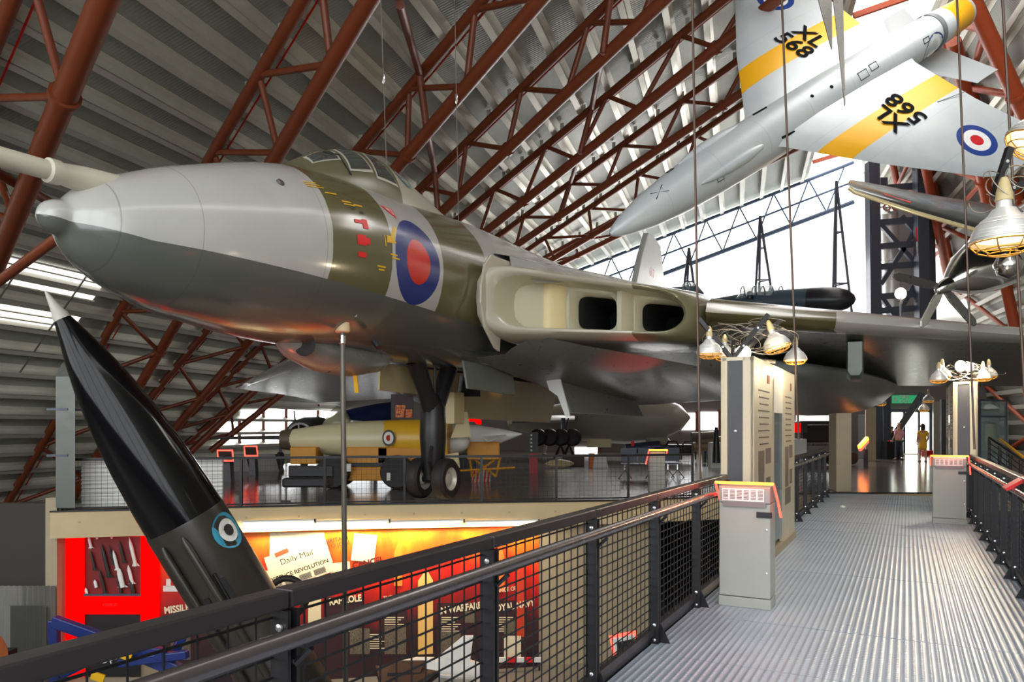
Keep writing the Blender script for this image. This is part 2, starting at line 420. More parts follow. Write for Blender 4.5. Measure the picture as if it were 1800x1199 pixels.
# ================================================================ ROOF TRUSSES
def line_pts(hit, a, c, off, n=24, e0=0., e1=0.):
    """an image line laid on the roof surface, as a 3D polyline"""
    ax, ay = a; cx, cy = c
    ps = [hit(ax+(cx-ax)*t, ay+(cy-ay)*t, off) for t in [(-e0)+(1+e0+e1)*k/n for k in range(n+1)]]
    ok = lambda p: 0 < p.y < 75 and -3.5 < p.z < 17.2 and (p.dot(qH) < 3.7 if hit is roof_hit else p.dot(qH) > 6.9)
    return [p for p in ps if ok(p)]
def at_len(ps, l):
    for a, c in zip(ps, ps[1:]):
        d = (c-a).length
        if l <= d: return a+(c-a)*(l/d)
        l -= d
    return ps[-1].copy()
def plen(ps): return sum((c-a).length for a, c in zip(ps, ps[1:]))
def truss(label, hit, rc, lc, off, r_rc, r_lc, step, mat, red=True, group=None, z0=.45):
    # rc / lc: image lines, top point first
    P = line_pts(hit, *rc, z0, 40, .7, .06); Q = line_pts(hit, *lc, off, 40, .7, .06)
    t = thing('roof_truss', label, 'roof truss', P[-1], group=group)
    b = B(); b.path(P, r_rc, 12); b.build('roof_chord', mat, t, smooth=50)
    b = B(); b.path(Q, r_lc, 12); b.build('room_chord', mat, t, smooth=50)
    lp, lq = plen(P), plen(Q); n = max(3, int(lp/step))
    for k in range(n):
        p0 = at_len(P, lp*k/n); q = at_len(Q, lq*(k+.5)/n); p1 = at_len(P, lp*(k+1)/n)
        b = B(); b.tube(p0, q, r_rc*.55, n=8); b.build('brace', mat, t, smooth=50)
        b = B(); b.tube(q, p1, r_rc*.55, n=8); b.build('brace', mat, t, smooth=50)
        if k % 3 == 1:
            d = (at_len(Q, lq*(k+.5)/n+.3)-q).normalized(); b = B(); b.tube(q-d*.06, q+d*.06, r_lc*1.28, n=12); b.build('joint_collar', mat, t, smooth=50)
    # purlin cleats along the roof chord
    m = int(lp/1.22)
    for k in range(m):
        p = at_len(P, (k+.3)*1.22); b = B(); b.beam(p, p+Vector((0, 0, z0-.05)), .14, .02, uH); b.build('cleat', m_purlin, t)
    if red:
        b = B(); b.path([p+uH*.45+Vector((0, 0, .05)) for p in P], .028, 6); b.build('red_pipe', m_redpipe, t)
    return t, P, Q
m_redpipe = mk('red_sprinkler_pipe', L(190, 24, 18), .4)
LT = [
 ('nearest rust-red tube truss crossing the top left corner', ((45, -60), (-170, 480)), ((199, -40), (-60, 595)), 2.4, .17, .26, 4.2),
 ('rust-red roof truss rising behind the bomber nose radome', ((568, -60), (40, 838)), ((685, -60), (150, 838)), 2.2, .17, .21, 3.6),
 ('rust-red roof truss rising from behind the cockpit canopy', ((900, -60), (60, 943)), ((1000, -60), (140, 950)), 2.1, .17, .2, 3.4),
 ('rust-red roof truss meeting the fuselage spine just behind the cockpit', ((1137, -60), (280, 781)), ((1230, -60), (345, 785)), 2.0, .16, .19, 3.2),
 ('rust-red roof truss above the fuselage spine, fourth from the nose', ((1345, -60), (380, 735)), ((1440, -60), (430, 745)), 1.9, .15, .18, 3.2),
 ('rust-red roof truss above the engine intake, passing left of the hanging jet', ((1520, -56), (560, 645)), ((1560, -10), (600, 640)), 1.8, .14, .17, 3.2),
 ('rust-red roof truss passing just above the hanging jet nose', ((1480, 65), (660, 620)), ((1480, 150), (740, 595)), 1.7, .14, .16, 3.2),
 ('farthest rust-red roof truss beside the bright roof-edge glazing', ((1480, 170), (760, 560)), ((1480, 222), (820, 545)), 1.5, .13, .15, 3.2),
]
TR = []
for (lab, rc, lc, off, r1, r2, st) in LT: TR.append(truss(lab, roof_hit, rc, lc, off, r1, r2, st, m_rust, group='rust-red trusses under the left roof'))
# cross bracing between neighbouring trusses
def near_px(hit, px, py, off): return hit(px, py, off)
def bracing(label, pts, r):
    t = thing('cross_bracing', label, 'bracing', pts[-1]); 
    for a, c in zip(pts, pts[1:]):
        b = B(); b.tube(a, c, r, n=8); b.build('brace_tube', m_rust, t, smooth=50)
    return t
bracing('pair of slim rust-red brace tubes dropping behind the cockpit canopy', [roof_hit(703, 8, 2.2), roof_hit(737, 128, .5), roof_hit(752, 240, 2.1), roof_hit(764, 300, .5), roof_hit(770, 372, 2.0)], .11)
bracing('long rust-red brace run zigzagging down left of the hanging jet', [roof_hit(1078, -40, .5), roof_hit(1060, 92, 2.0), roof_hit(1040, 190, .5), roof_hit(1020, 268, 1.9), roof_hit(1003, 320, .5), roof_hit(985, 380, 1.8)], .1)
bracing('pinkish support tube slanting below the radome tip', [U(-20, 508, 13.5), U(104, 416, 11.9)], .085)
bracing('thick rust brace tube passing below the refuelling probe', [roof_hit(-40, 285, 2.4), roof_hit(105, 365, 1.5)], .13)
# right-hand roof trusses
RT = [
 ('rust-red truss leg, tinted as lit, leaning behind the hanging jet tail', ((1600, -60), (1790, 345)), ((1690, -40), (1850, 305)), 2.4, .23, .26, 4.2),
 ('rust-red truss leg, tinted as lit, standing behind the propeller aircraft', ((1560, -40), (1735, 760)), ((1652, -40), (1830, 790)), 2.3, .22, .25, 4.6),
 ('farthest rust-red truss leg, tinted as lit, beside the grey service tower', ((1520, 40), (1660, 740)), ((1580, 60), (1720, 760)), 1.8, .18, .2, 4.6),
]
for (lab, rc, lc, off, r1, r2, st) in RT: truss(lab, rr_hit, rc, lc, off, r1, r2, st, m_rust_lit, False, group='rust-red trusses tinted as lit under the right roof')
# ================================================================ DELTA BOMBER
PHI = math.radians(65.0); NX, NY = -5.14, 8.0
vul = thing('delta_bomber', 'huge grey and green camouflaged delta-wing jet bomber with blue and red roundel', 'aircraft', (NX, NY, 0), PHI, world=False)
def V(s, p, z): return Vector((s, -p, z))                 # station aft, port offset, height
def Vw(s, p, z):                                           # to world
    return Vector((NX+s*math.cos(PHI)+p*math.sin(PHI), NY+s*math.sin(PHI)-p*math.cos(PHI), z))
C_LG, C_GR, C_DG = L(180, 178, 173), L(98, 92, 60), L(90, 92, 86)
def camo(name, wing=False):
    m = Mat(name); x, y, z = m.coords(); wob = m.noise(.9, 2)
    n = m.noise(2.2, 5, .6); n2 = m.noise(.6, 3, .5, (.3, 1, 1))
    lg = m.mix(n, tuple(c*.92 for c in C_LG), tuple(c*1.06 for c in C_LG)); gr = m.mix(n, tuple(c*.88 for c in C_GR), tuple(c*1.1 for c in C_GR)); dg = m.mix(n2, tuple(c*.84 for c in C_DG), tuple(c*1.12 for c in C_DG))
    if not wing:
        s_ = x+(wob-.5)*.15
        g = between(s_, 3.4, 4.72)+between(s_, 6.25, 8.05)+between(s_, 15.5, 21.)
        col = m.mix(g, lg, gr)
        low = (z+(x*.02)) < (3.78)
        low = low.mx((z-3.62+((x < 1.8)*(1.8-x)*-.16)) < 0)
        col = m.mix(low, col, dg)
        r = ((x-5.47)*(x-5.47)*1.1+(z-4.36)*(z-4.36)).sqrt(); port = y < 0
        col = m.mix((r < .70)*port, col, L(38, 52, 120)); col = m.mix((r < .37)*port, col, L(206, 42, 32))
        # panel joints
        seam = between((x*.55+.2).frac(), .0, .006).mx(between((x-.62).abs(), 0, .008))
        col = m.mix(seam*.35, col, (.05, .05, .045))
        m.set('Base Color', col)
    else:
        s_ = y+(wob-.5)*.5
        g = between(s_, -7.6, -4.15).mx(between(s_, 4.2, 9.))
        m.set('Base Color', m.mix(g, lg, gr))
    m.set('Roughness', n2*.12+.17).set('Specular IOR Level', .6); m.set('Coat Weight', .6); m.set('Coat Roughness', .12)
    return m.m
m_camo = camo('bomber_camouflage_paint'); m_camow = camo('bomber_wing_camouflage', True)
m_belly = Mat('bomber_underside_grey'); n = m_belly.noise(.5, 5, .65, (.25, 1, 1)); n2 = m_belly.noise(6, 4)
xx, yy, zz = m_belly.coords(); sm = between((xx*.42).frac(), 0, .008).mx(between((yy*.5).frac(), 0, .007))
m_belly.set('Base Color', m_belly.mix(sm*.5, m_belly.mix(n, L(98, 100, 96), L(138, 140, 133)), (.03, .03, .03))).set('Roughness', n2*.16+.22).set('Specular IOR Level', .5); m_belly = m_belly.m
FUS = [(0, 3.93, .02, .02, .02), (.06, 3.93, .12, .12, .12), (.16, 3.93, .18, .18, .18), (.27, 3.93, .21, .21, .22), (.36, 3.92, .31, .32, .33), (.5, 3.92, .44, .45, .45), (.75, 3.93, .60, .60, .60), (1.05, 3.95, .73, .73, .74),
 (1.5, 3.98, .90, .91, .90), (2, 4.03, 1.04, 1.05, 1.02), (2.6, 4.1, 1.17, 1.2, 1.16), (3.2, 4.17, 1.27, 1.32, 1.27), (4, 4.25, 1.35, 1.4, 1.37), (5, 4.32, 1.4, 1.42, 1.45), (6, 4.35, 1.42, 1.45, 1.48),
 (7.5, 4.38, 1.42, 1.55, 1.52), (9, 4.4, 1.42, 1.66, 1.54), (12, 4.45, 1.42, 1.72, 1.55), (16, 4.6, 1.4, 1.75, 1.6), (20, 4.85, 1.3, 1.65, 1.65), (24, 5.1, 1.05, 1.35, 1.5), (27.5, 5.4, .75, .95, 1.1), (30, 5.6, .4, .5, .6), (30.6, 5.65, .15, .2, .2)]
NR = 48
def fus_at(s):
    for a, c in zip(FUS, FUS[1:]):
        if a[0] <= s <= c[0]:
            t = (s-a[0])/(c[0]-a[0]); return [a[k]+(c[k]-a[k])*t for k in range(5)]
    return list(FUS[-1])
def fpt(s, ang, out=0.):
    """ang 0 = port side, 90 = top"""
    _, zc, w_, ht, hb = fus_at(s); ca, sa = math.cos(ang), math.sin(ang)
    return V(s, (w_+out)*ca, zc+((ht if sa > 0 else hb)+out)*sa)
def catmull(tab, m):
    out = []
    for i in range(len(tab)-1):
        p0, p1, p2, p3 = tab[max(i-1, 0)], tab[i], tab[i+1], tab[min(i+2, len(tab)-1)]
        for k in range(m):
            t = k/m; h = p2[0]-p1[0]; row = []
            for j in range(len(p1)):
                d1 = (p2[j]-p0[j])/max(p2[0]-p0[0], 1e-6)*h; d2 = (p3[j]-p1[j])/max(p3[0]-p1[0], 1e-6)*h
                row.append((2*t**3-3*t*t+1)*p1[j]+(t**3-2*t*t+t)*d1+(-2*t**3+3*t*t)*p2[j]+(t**3-t*t)*d2)
            out.append(tuple(row))
    out.append(tuple(tab[-1])); return out
FUS = catmull(FUS, 4)
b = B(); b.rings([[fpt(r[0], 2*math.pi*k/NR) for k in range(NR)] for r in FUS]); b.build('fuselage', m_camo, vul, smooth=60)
# canopy blister and spine fairing
CAN = [(3.45, 5.5, .30, .0), (3.8, 5.45, .55, .2), (4.3, 5.4, .70, .58), (4.9, 5.35, .78, .92), (5.5, 5.35, .8, 1.08), (6.1, 5.35, .78, 1.1), (6.7, 5.35, .74, 1.0), (7.4, 5.4, .66, .82), (8.3, 5.4, .5, .7), (9.3, 5.5, .3, .5), (10, 5.6, .15, .3)]
CAN = catmull(CAN, 4)
def can_at(s):
    for a, c in zip(CAN, CAN[1:]):
        if a[0] <= s <= c[0]:
            t = (s-a[0])/(c[0]-a[0]); return [a[k]+(c[k]-a[k])*t for k in range(4)]
    return list(CAN[-1])
def cpt(s, ang, out=0.):
    _, zb_, w_, h_ = can_at(s); return V(s, (w_+out)*math.cos(ang), zb_+(h_+out)*math.sin(ang))
m_can = Mat('canopy_paint'); x, y, z = m_can.coords(); m_can.set('Base Color', m_can.mix(x < 5.95, L(176, 170, 156), L(100, 98, 72))).set('Roughness', .28); m_can = m_can.m
b = B(); b.rings([[cpt(r[0], math.pi*k/20) for k in range(21)] for r in CAN], close=False); can = b.build('canopy', m_can, vul, smooth=60)
m_cglass = Mat('canopy_glass'); m_cglass.set('Base Color', L(74, 78, 74)).set('Roughness', .06).set('Specular IOR Level', .9); m_cglass = m_cglass.m
m_cglass2 = Mat('teal_porthole_glass'); m_cglass2.set('Base Color', L(120, 150, 150)).set('Roughness', .05).set('Specular IOR Level', .9); m_cglass2 = m_cglass2.m
def patch(fn, corners, name, mat, parent, out, n=6, frame=None):
    (s0, a0), (s1, a1), (s2, a2), (s3, a3) = corners
    def grid(o_): return [[fn(*(tuple((1-u)*((1-v)*p+v*q_)+u*((1-v)*r+v*t) for p, q_, r, t in ((s0, s3, s1, s2), (a0, a3, a1, a2)))), o_) for u in [k/n for k in range(n+1)]] for v in [k/n for k in range(n+1)]]
    b = B(); b.rings(grid(out), close=False); return b.build(name, mat, parent, smooth=60)
R_ = math.radians
panes = [((4.0, R_(50)), (4.5, R_(48)), (4.65, R_(78)), (4.15, R_(78))), ((4.62, R_(30)), (5.15, R_(34)), (5.1, R_(72)), (4.78, R_(74))), ((5.28, R_(28)), (5.85, R_(28)), (5.6, R_(62)), (5.35, R_(62)))]
m_frame = mk('canopy_frame_trim', L(190, 186, 172), .35)
for c in panes:
    patch(cpt, [(s+(.04 if i in (1, 2) else -.04), a+(R_(3) if i > 1 else -R_(3))) for i, (s, a) in enumerate(c)], 'pane_frame', m_frame, can, .006)
    patch(cpt, c, 'pane', m_cglass, can, .012)
b = B(); cc = []
for k in range(16):
    t = 2*math.pi*k/16; cc.append(cpt(6.33+.28*math.cos(t), R_(52)+R_(17)*math.sin(t), .012))
b.poly(cc); b.build('porthole', m_cglass2, can)
b = B(); b.path([cpt(4.55, R_(20), .02), cpt(4.5, R_(50), .06), cpt(4.42, R_(70), .03)], .012, 6); b.build('wiper', m_black, can)
# refuelling probe and nose details
b = B(); b.lathe(V(.95, .1, 4.42), V(-3.6, .1, 4.24)-V(.95, .1, 4.42), [(0, .17), (.5, .15), (.75, .12), (.78, .135), (.9, .135), (.92, .105), (3.6, .1), (4.2, .09)], 16); b.build('refuelling_probe', m_camo_l if 'm_camo_l' in globals() else mk('probe_white', L(196, 190, 172), .35), vul, smooth=40)
b = B(); b.lathe(fpt(2.75, R_(42)), fpt(2.75, R_(42), .1)-fpt(2.75, R_(42)), [(0, .06), (.03, .05), (.035, .001)], 12); b.build('antenna_stud', mk('stud_dark', L(84, 76, 76), .5), vul, smooth=40)
def dec(s, a, ds, da, name, mat, out=.006): return patch(fpt, [(s-ds, a-da), (s+ds, a-da), (s+ds, a+da), (s-ds, a+da)], name, mat, vul, out, 4)
m_sred, m_syel, m_sbk = mk('stencil_red', L(222, 20, 24), .4), mk('stencil_yellow', L(226, 176, 20), .4), mk('stencil_black', L(38, 36, 32), .5)
for (s, a, ds_, da) in ((3.98, 18, .09, 1.2), (4.12, 17, .06, 3.2), (3.98, 6, .1, 3.2), (4.12, 6, .05, 2.), (3.98, -3, .09, 1.6)): dec(s, R_(a), ds_, R_(da), 'red_stencil', m_sred)
for (s, a, ds_, da) in ((3.95, 27, .045, .9), (4.12, 25, .045, .9)): dec(s, R_(a), ds_, R_(da), 'vent_slot', m_sbk)
m_yel2 = m_syel
for (s, a, ds_, da) in ((3.3, 44, .13, .4), (3.32, 42, .15, .4), (3.36, 40, .16, .4), (3.6, 36, .12, .5), (3.86, 31, .1, .5), (4.1, 30, .1, .5), (3.9, 29, .12, .4), (4.45, -8, .1, .5), (4.46, -10, .07, .5), (4.75, 1, .09, .5), (4.8, -1, .1, .5), (4.55, 9, .012, 3.6)): dec(s, R_(a), ds_, R_(da), 'yellow_stencil', m_syel)
b = B(); ar = [(4.58, 8), (4.62, 13), (4.72, 13), (4.86, 21), (4.93, 20), (4.79, 11.5), (4.84, 9)]; b.poly([fpt(s, R_(a), .007) for s, a in ar]); b.build('rescue_arrow', m_syel, vul)
b = B(); b.poly([fpt(s, R_(a), .007) for s, a in ((4.75, 37), (5.05, 28), (5.06, 36))]); b.build('red_triangle', m_sred, vul)
b = B(); b.poly([fpt(s, R_(a), .011) for s, a in ((4.84, 35.4), (5.02, 30.5), (5.025, 35))]); b.build('white_triangle', m_white, vul)
b = B(); b.poly([fpt(s, R_(a), .014) for s, a in ((4.91, 34.4), (5.0, 31.5), (5.0, 34.3))]); b.build('inner_triangle', m_sred, vul)
# wings --------------------------------------------------------------------------------
def le(p): # leading edge station, height, thickness at |p|
    s = 11.3+(p-4.6)*.69; z = 4.17-(p-4.6)*.052; return s, z
def wing_sec(p, N=14):
    s0, z0 = le(p); s1 = 27.2-(p-4.6)*.02; c = s1-s0; th = max(.5, 2.2-(p-4.6)*.125); zt = 3.35-(p-4.6)*.03
    up, lo = [], []
    for k in range(N+1):
        t = (1-math.cos(math.pi*k/N))/2; prof = .27*math.sqrt(t)*math.exp(-6*t)+2.6*(.2969*math.sqrt(t)-.126*t-.3516*t*t+.2843*t**3-.1015*t**4)/1.0
        zc = z0+(zt-z0)*t*t; up.append(V(s0+c*t, p, zc+prof*th)); lo.append(V(s0+c*t, p, zc-prof*th*.55))
    return up, lo
for side in (1, -1):
    P = [1.2, 2.4, 3.4, 4.4, 5, 6, 8, 10, 12, 14, 15.2] if side == 1 else [1.2, 3, 4.6, 7, 10, 13, 16, 18.3, 19]
    b = B(); ringsx = []
    for p in P:
        up, lo = wing_sec(p if p >= 4.6 else 4.6); 
        if p < 4.6:
            up, lo = [[Vector((14.5+(v.x-11.3)*(12.7/15.9), v.y, v.z)) for v in q] for q in (up, lo)]
            up, lo = [[Vector((v.x-(.15 if i == 0 else 0)*0, -p*1.0, v.z)) for i, v in enumerate(q)] for q in (up, lo)]
        if p >= 18.9: up, lo = [[Vector((v.x*.5+13, v.y, v.z*.4+2.0)) for v in q] for q in (up, lo)]
        loop = list(reversed(lo))+up[1:]          # TE(low) -> LE -> TE(up)
        if side == -1: loop = [Vector((v.x, -v.y, v.z)) for v in loop]
        ringsx.append(loop)
    n = len(ringsx[0]); i0 = b.pts([v for r in ringsx for v in r])
    for k in range(len(ringsx)-1):
        for j in range(n-1):
            b.cur = 0 if j < 12 else 1
            b.face((i0+k*n+j, i0+k*n+j+1, i0+(k+1)*n+j+1, i0+(k+1)*n+j))
    b.cur = 0; b.face([i0+(len(ringsx)-1)*n+j for j in range(n)])
    for k in range(len(ringsx)-1): b.face((i0+k*n, i0+(k+1)*n, i0+(k+1)*n+n-1, i0+k*n+n-1))
    b.build('port_wing' if side == 1 else 'starboard_wing', [m_belly, m_camow], vul, smooth=50)
# engine intake: rounded letterbox mouth set in the swept wing root
A0 = (7.55, 1.62, 4.65, 3.52); A1 = (11.35, 4.62, 4.55, 3.68)   # s, p, ztop, zbot at inner and outer end
def mouth(u, v, back=0., grow=0.):
    """u 0..1 along the mouth, v -1..1 height; back = distance aft"""
    s = A0[0]+(A1[0]-A0[0])*u; p = A0[1]+(A1[1]-A0[1])*u; zt = A0[2]+(A1[2]-A0[2])*u; zb = A0[3]+(A1[3]-A0[3])*u
    return V(s+back, p, (zt+zb)/2+v*(zt-zb)/2)
def stad(nc=12, ns=10, shrink=0., back=0., zsh=0., ulim=(0, 1)):
    pts = []; u0, u1 = ulim; ru = .16; 
    lo, hi = u0+shrink*.3, u1-shrink*.3; hv = 1-shrink
    for k in range(nc+1):   # outer end
        a = -math.pi/2+math.pi*k/nc; pts.append((hi-ru+ru*math.cos(a), hv*math.sin(a)))
    for k in range(1, ns): pts.append((hi-ru+(lo+ru-hi+ru)*k/ns, hv))
    for k in range(nc+1):
        a = math.pi/2+math.pi*k/nc; pts.append((lo+ru+ru*math.cos(a), hv*(abs(math.sin(a))**.6)*(1 if math.sin(a) > 0 else -1)))
    for k in range(1, ns): pts.append((lo+ru+(hi-ru-lo-ru)*k/ns, -hv))
    return [mouth(u, v, back)+Vector((0, 0, zsh)) for u, v in pts]
m_in = Mat('intake_paint'); x, y, z = m_in.coords(); m_in.set('Base Color', m_in.mix(between(y, -6, -3.72), L(184, 176, 160), L(112, 110, 84))).set('Roughness', .25).set('Coat Weight', .3); m_in = m_in.m
b = B(); b.rings([stad(shrink=-.5, back=3.6, zsh=.12), stad(shrink=-.52, back=2.2, zsh=.1), stad(shrink=-.44, back=1.2, zsh=.05), stad(shrink=-.32, back=.5), stad(shrink=-.2, back=.12), stad(shrink=-.1, back=-.02), stad(shrink=.0, back=0.), stad(shrink=.06, back=.12)], cap=False)
b.build('intake_lip', m_in, vul, smooth=70)
m_inner = mk('intake_inner_cream', L(196, 190, 164), .4, 0, .05)
b = B(); b.rings([stad(shrink=.06, back=.12), stad(shrink=.08, back=.6), stad(shrink=.1, back=1.15)], cap=False); b.build('intake_throat', m_inner, vul, smooth=70)
# back plate with two deep dark ducts and a rounded divider
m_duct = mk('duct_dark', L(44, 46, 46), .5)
BK = .95
def strip(u0, u1, v0, v1, name, mat, bk=BK, th=.05):
    b = B(); b.prism([mouth(u0, v0, bk), mouth(u1, v0, bk), mouth(u1, v1, bk), mouth(u0, v1, bk)], V(th, 0, 0)); b.build(name, mat, vul)
for (u0, u1, v0, v1) in ((.0, .30, -.98, .98), (.55, .65, -.98, .98), (.955, 1.02, -.98, .98), (.3, .55, .78, .98), (.3, .55, -.98, -.8), (.65, .955, .78, .98), (.65, .955, -.98, -.8)): strip(u0, u1, v0, v1, 'throat_plate', m_inner)
def rrect(u0, u1, v0, v1, bk, r=.3, n=6, sq=1.):
    ps = []; um, vm, hu, hv = (u0+u1)/2, (v0+v1)/2, (u1-u0)/2, (v1-v0)/2
    for k in range(4*n):
        t = 2*math.pi*(k+.5)/(4*n); c, s_ = math.cos(t), math.sin(t); e = .45
        ps.append(mouth(um+hu*sq*abs(c)**e*(1 if c > 0 else -1), vm+hv*sq*abs(s_)**e*(1 if s_ > 0 else -1), bk))
    return ps
for (u0, u1) in ((.3, .55), (.65, .955)):
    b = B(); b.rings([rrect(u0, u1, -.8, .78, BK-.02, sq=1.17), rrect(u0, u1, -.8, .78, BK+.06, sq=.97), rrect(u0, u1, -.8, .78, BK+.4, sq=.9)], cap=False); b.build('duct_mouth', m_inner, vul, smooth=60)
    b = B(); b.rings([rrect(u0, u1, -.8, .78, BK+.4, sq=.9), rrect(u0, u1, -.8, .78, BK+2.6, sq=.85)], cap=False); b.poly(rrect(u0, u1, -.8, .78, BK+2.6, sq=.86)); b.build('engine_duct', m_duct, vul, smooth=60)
def web(u0, u1, back0, back1, name, mat):
    ps = [(u0, back1), (u0+.01, back0+.15), ((u0+u1)/2, back0), (u1-.01, back0+.15), (u1, back1)]
    b = B(); b.rings([[mouth(u, -.97, bk) for u, bk in ps], [mouth(u, .97, bk) for u, bk in ps]], close=False); b.build(name, mat, vul, smooth=60)
web(.555, .645, .6, BK+.05, 'duct_divider', m_inner); web(.16, .29, .8, BK+.05, 'duct_splitter', m_cream)
# boundary layer splitter plate
sp = [(7.75, 4.95), (7.5, 4.72), (7.35, 4.3), (7.33, 3.95), (7.5, 3.5), (7.95, 3.15), (8.15, 3.1), (8.2, 3.6), (8.9, 4.2), (8.9, 5.0)]
b = B(); b.prism([V(s, 1.56, z) for s, z in sp], V(0, .05, 0)); b.build('splitter_plate', m_in, vul, bevel=.012)
# upper root fairing over the intake (wing root top) and belly of the wing root
b = B(); ringsx = []
for (s, zt, zb, po) in ((8.6, 5.0, 3.15, 2.2), (9.6, 5.14, 3.0, 2.9), (11, 5.18, 2.85, 3.9), (12.5, 5.12, 2.72, 4.7), (15, 4.92, 2.6, 5.3), (18, 4.65, 2.5, 5.6), (21, 4.3, 2.5, 5.8), (24, 4.0, 2.6, 5.8)):
    ringsx.append([V(s, 1.0, zt+.25), V(s, 1.6, zt+.1), V(s, po*.75, zt-.14), V(s, po, zt-.5), V(s, po+.15, (zt+zb)/2), V(s, po, zb+.3), V(s, po*.75, zb+.06), V(s, 1.5, zb-.05), V(s, .8, zb-.1)])
i0 = b.pts([v for r in ringsx for v in r]); n = 9
for k in range(len(ringsx)-1):
    for j in range(n-1):
        if k < 3 and j in (3, 4): continue
        b.cur = 0 if j < 4 else 1; b.face((i0+k*n+j, i0+k*n+j+1, i0+(k+1)*n+j+1, i0+(k+1)*n+j))
b.build('wing_root_fairing', [m_camow, m_belly], vul, smooth=70)
# engine fairing under the rear wing
for sg in (1, -1):
    b = B(); b.rings([[V(s, sg*(5.0+(s-15)*.18+w_*math.cos(a)), 3.2-h_*max(0, -math.sin(a))+.3*max(0, math.sin(a))) for a in [2*math.pi*k/20 for k in range(20)]] for s, w_, h_ in ((15, .5, .1), (17, 1.8, .5), (19.5, 2.4, .9), (23, 2.5, 1.2), (26, 2.4, 1.15), (27.8, 2.2, .7), (29.2, 1.9, .2))])
    b.build('engine_fairing', mk('fairing_pale_grey', L(158, 160, 154), .35, 0, .08), vul, smooth=60)
# fin
fin = [(22.6, 5.9), (24.4, 8.6), (25.4, 9.75), (26.4, 9.85), (27.6, 9.7), (27.9, 9.1), (29.2, 6.2), (29.3, 5.6), (22.0, 5.6)]
b = B(); b.rings([[V(s, -.12, z) for s, z in fin], [V(s, .12, z) for s, z in fin]]); b.build('tail_fin', mk('fin_grey', L(176, 178, 174), .4, 0, .06), vul, bevel=.06)
text('fin_number', '617', V(25.6, .125, 8.0), V(1, 0, 0)-V(0, 0, 0), (0, 0, 1), .55, m_sred, vul)
# underwing pod and belly fairing
b = B(); rr = []
for s, w_, z0, z1 in ((14.0, .15, 3.6, 2.82), (14.12, .18, 3.6, 2.76), (14.8, .19, 3.7, 2.72), (16.4, .18, 3.7, 2.8), (17.2, .08, 3.7, 3.2)):
    rr.append([V(s, 8.0+x, z) for x, z in ((-w_, z0), (-w_, z1+.1), (-w_*.6, z1), (w_*.6, z1), (w_, z1+.1), (w_, z0))])
b.rings(rr); b.build('underwing_pylon', mk('pylon_grey_green', L(96, 102, 94), .35, 0, .1), vul, smooth=30)
b = B(); b.rings([[V(s, w_*math.cos(a), zc+h_*math.sin(a)) for a in [2*math.pi*k/18 for k in range(18)]] for s, w_, zc, h_ in ((3.7, .1, 2.95, .1), (4.0, .3, 2.9, .22), (4.6, .42, 2.82, .3), (5.4, .42, 2.78, .3), (6.2, .3, 2.85, .24), (6.8, .05, 2.95, .05))]); bf = b.build('belly_blister', m_belly, vul, smooth=60)
b = B(); b.lathe(V(3.98, .28, 2.88), V(-1, .3, -.1), [(0, .01), (.02, .16), (.05, .18), (.06, .15), (.03, .01)], 16, cap=False); b.build('blister_intake', m_dark, vul, smooth=40)
b = B(); b.beam(V(5.4, .15, 2.5), V(5.45, .15, 2.2), .08, .02); b.build('yellow_drain', m_syel, vul)
b = B(); b.tube(V(4.9, .9, 3.02), V(4.9, 1.0, 2.9), .06, n=10); b.build('drain_stub', m_black, vul)
# nose undercarriage
ng = sub('nose_gear', V(8.25, 0, 0), vul)
def Vg(s, p, z): return Vector((s-8.25, -p, z))
b = B()
for pp in (-.0, ):
    b.path([Vg(7.55, 0, 2.95), Vg(7.95, 0, 2.35), Vg(8.2, 0, 1.9)], [.2, .17, .19], 10); b.path([Vg(8.95, 0, 2.95), Vg(8.6, 0, 2.35), Vg(8.3, 0, 1.9)], [.2, .17, .19], 10)
b.path([Vg(8.25, 0, 2.3), Vg(8.25, 0, 2.0), Vg(8.25, 0, 1.4), Vg(8.25, 0, .9), Vg(8.25, 0, .5)], [.1, .26, .28, .24, .2], 12)
b.build('leg_strut', m_black, ng, smooth=50)
b = B(); b.tube(Vg(8.25, -.32, .53), Vg(8.25, .32, .53), .09, n=12); b.build('axle', m_black, ng, smooth=40)
b = B(); b.tube(Vg(8.25, .05, 2.9), Vg(8.25, .05, 2.1), .03, n=8); b.path([Vg(8.0, .12, 1.2), Vg(7.85, .15, .9), Vg(8.0, .12, .6)], .04, 6); b.build('drag_link', m_black, ng)
for pp in (-.31, .31):
    b = B(); c = Vg(8.25, pp, .53); ax = Vector((0, -1, 0)); prof = [(-.13, .24), (-.15, .30), (-.145, .37), (-.10, .42), (-.04, .43), (.04, .43), (.10, .42), (.145, .37), (.15, .30), (.13, .24)]
    b.lathe(c, ax, prof, 28, cap=False); ty = b.build('tyre', m_rubber, ng, smooth=35)
    b = B(); b.lathe(c, ax, [(-.1, .001), (-.1, .12), (-.03, .14), (-.03, .2), (-.125, .24), (.125, .24), (.03, .2), (.03, .14), (.08, .12), (.1, .06), (.1, .001)], 24, cap=False); b.build('wheel_hub', mk('hub_pale', L(196, 190, 176), .4, .3), ng, smooth=35)
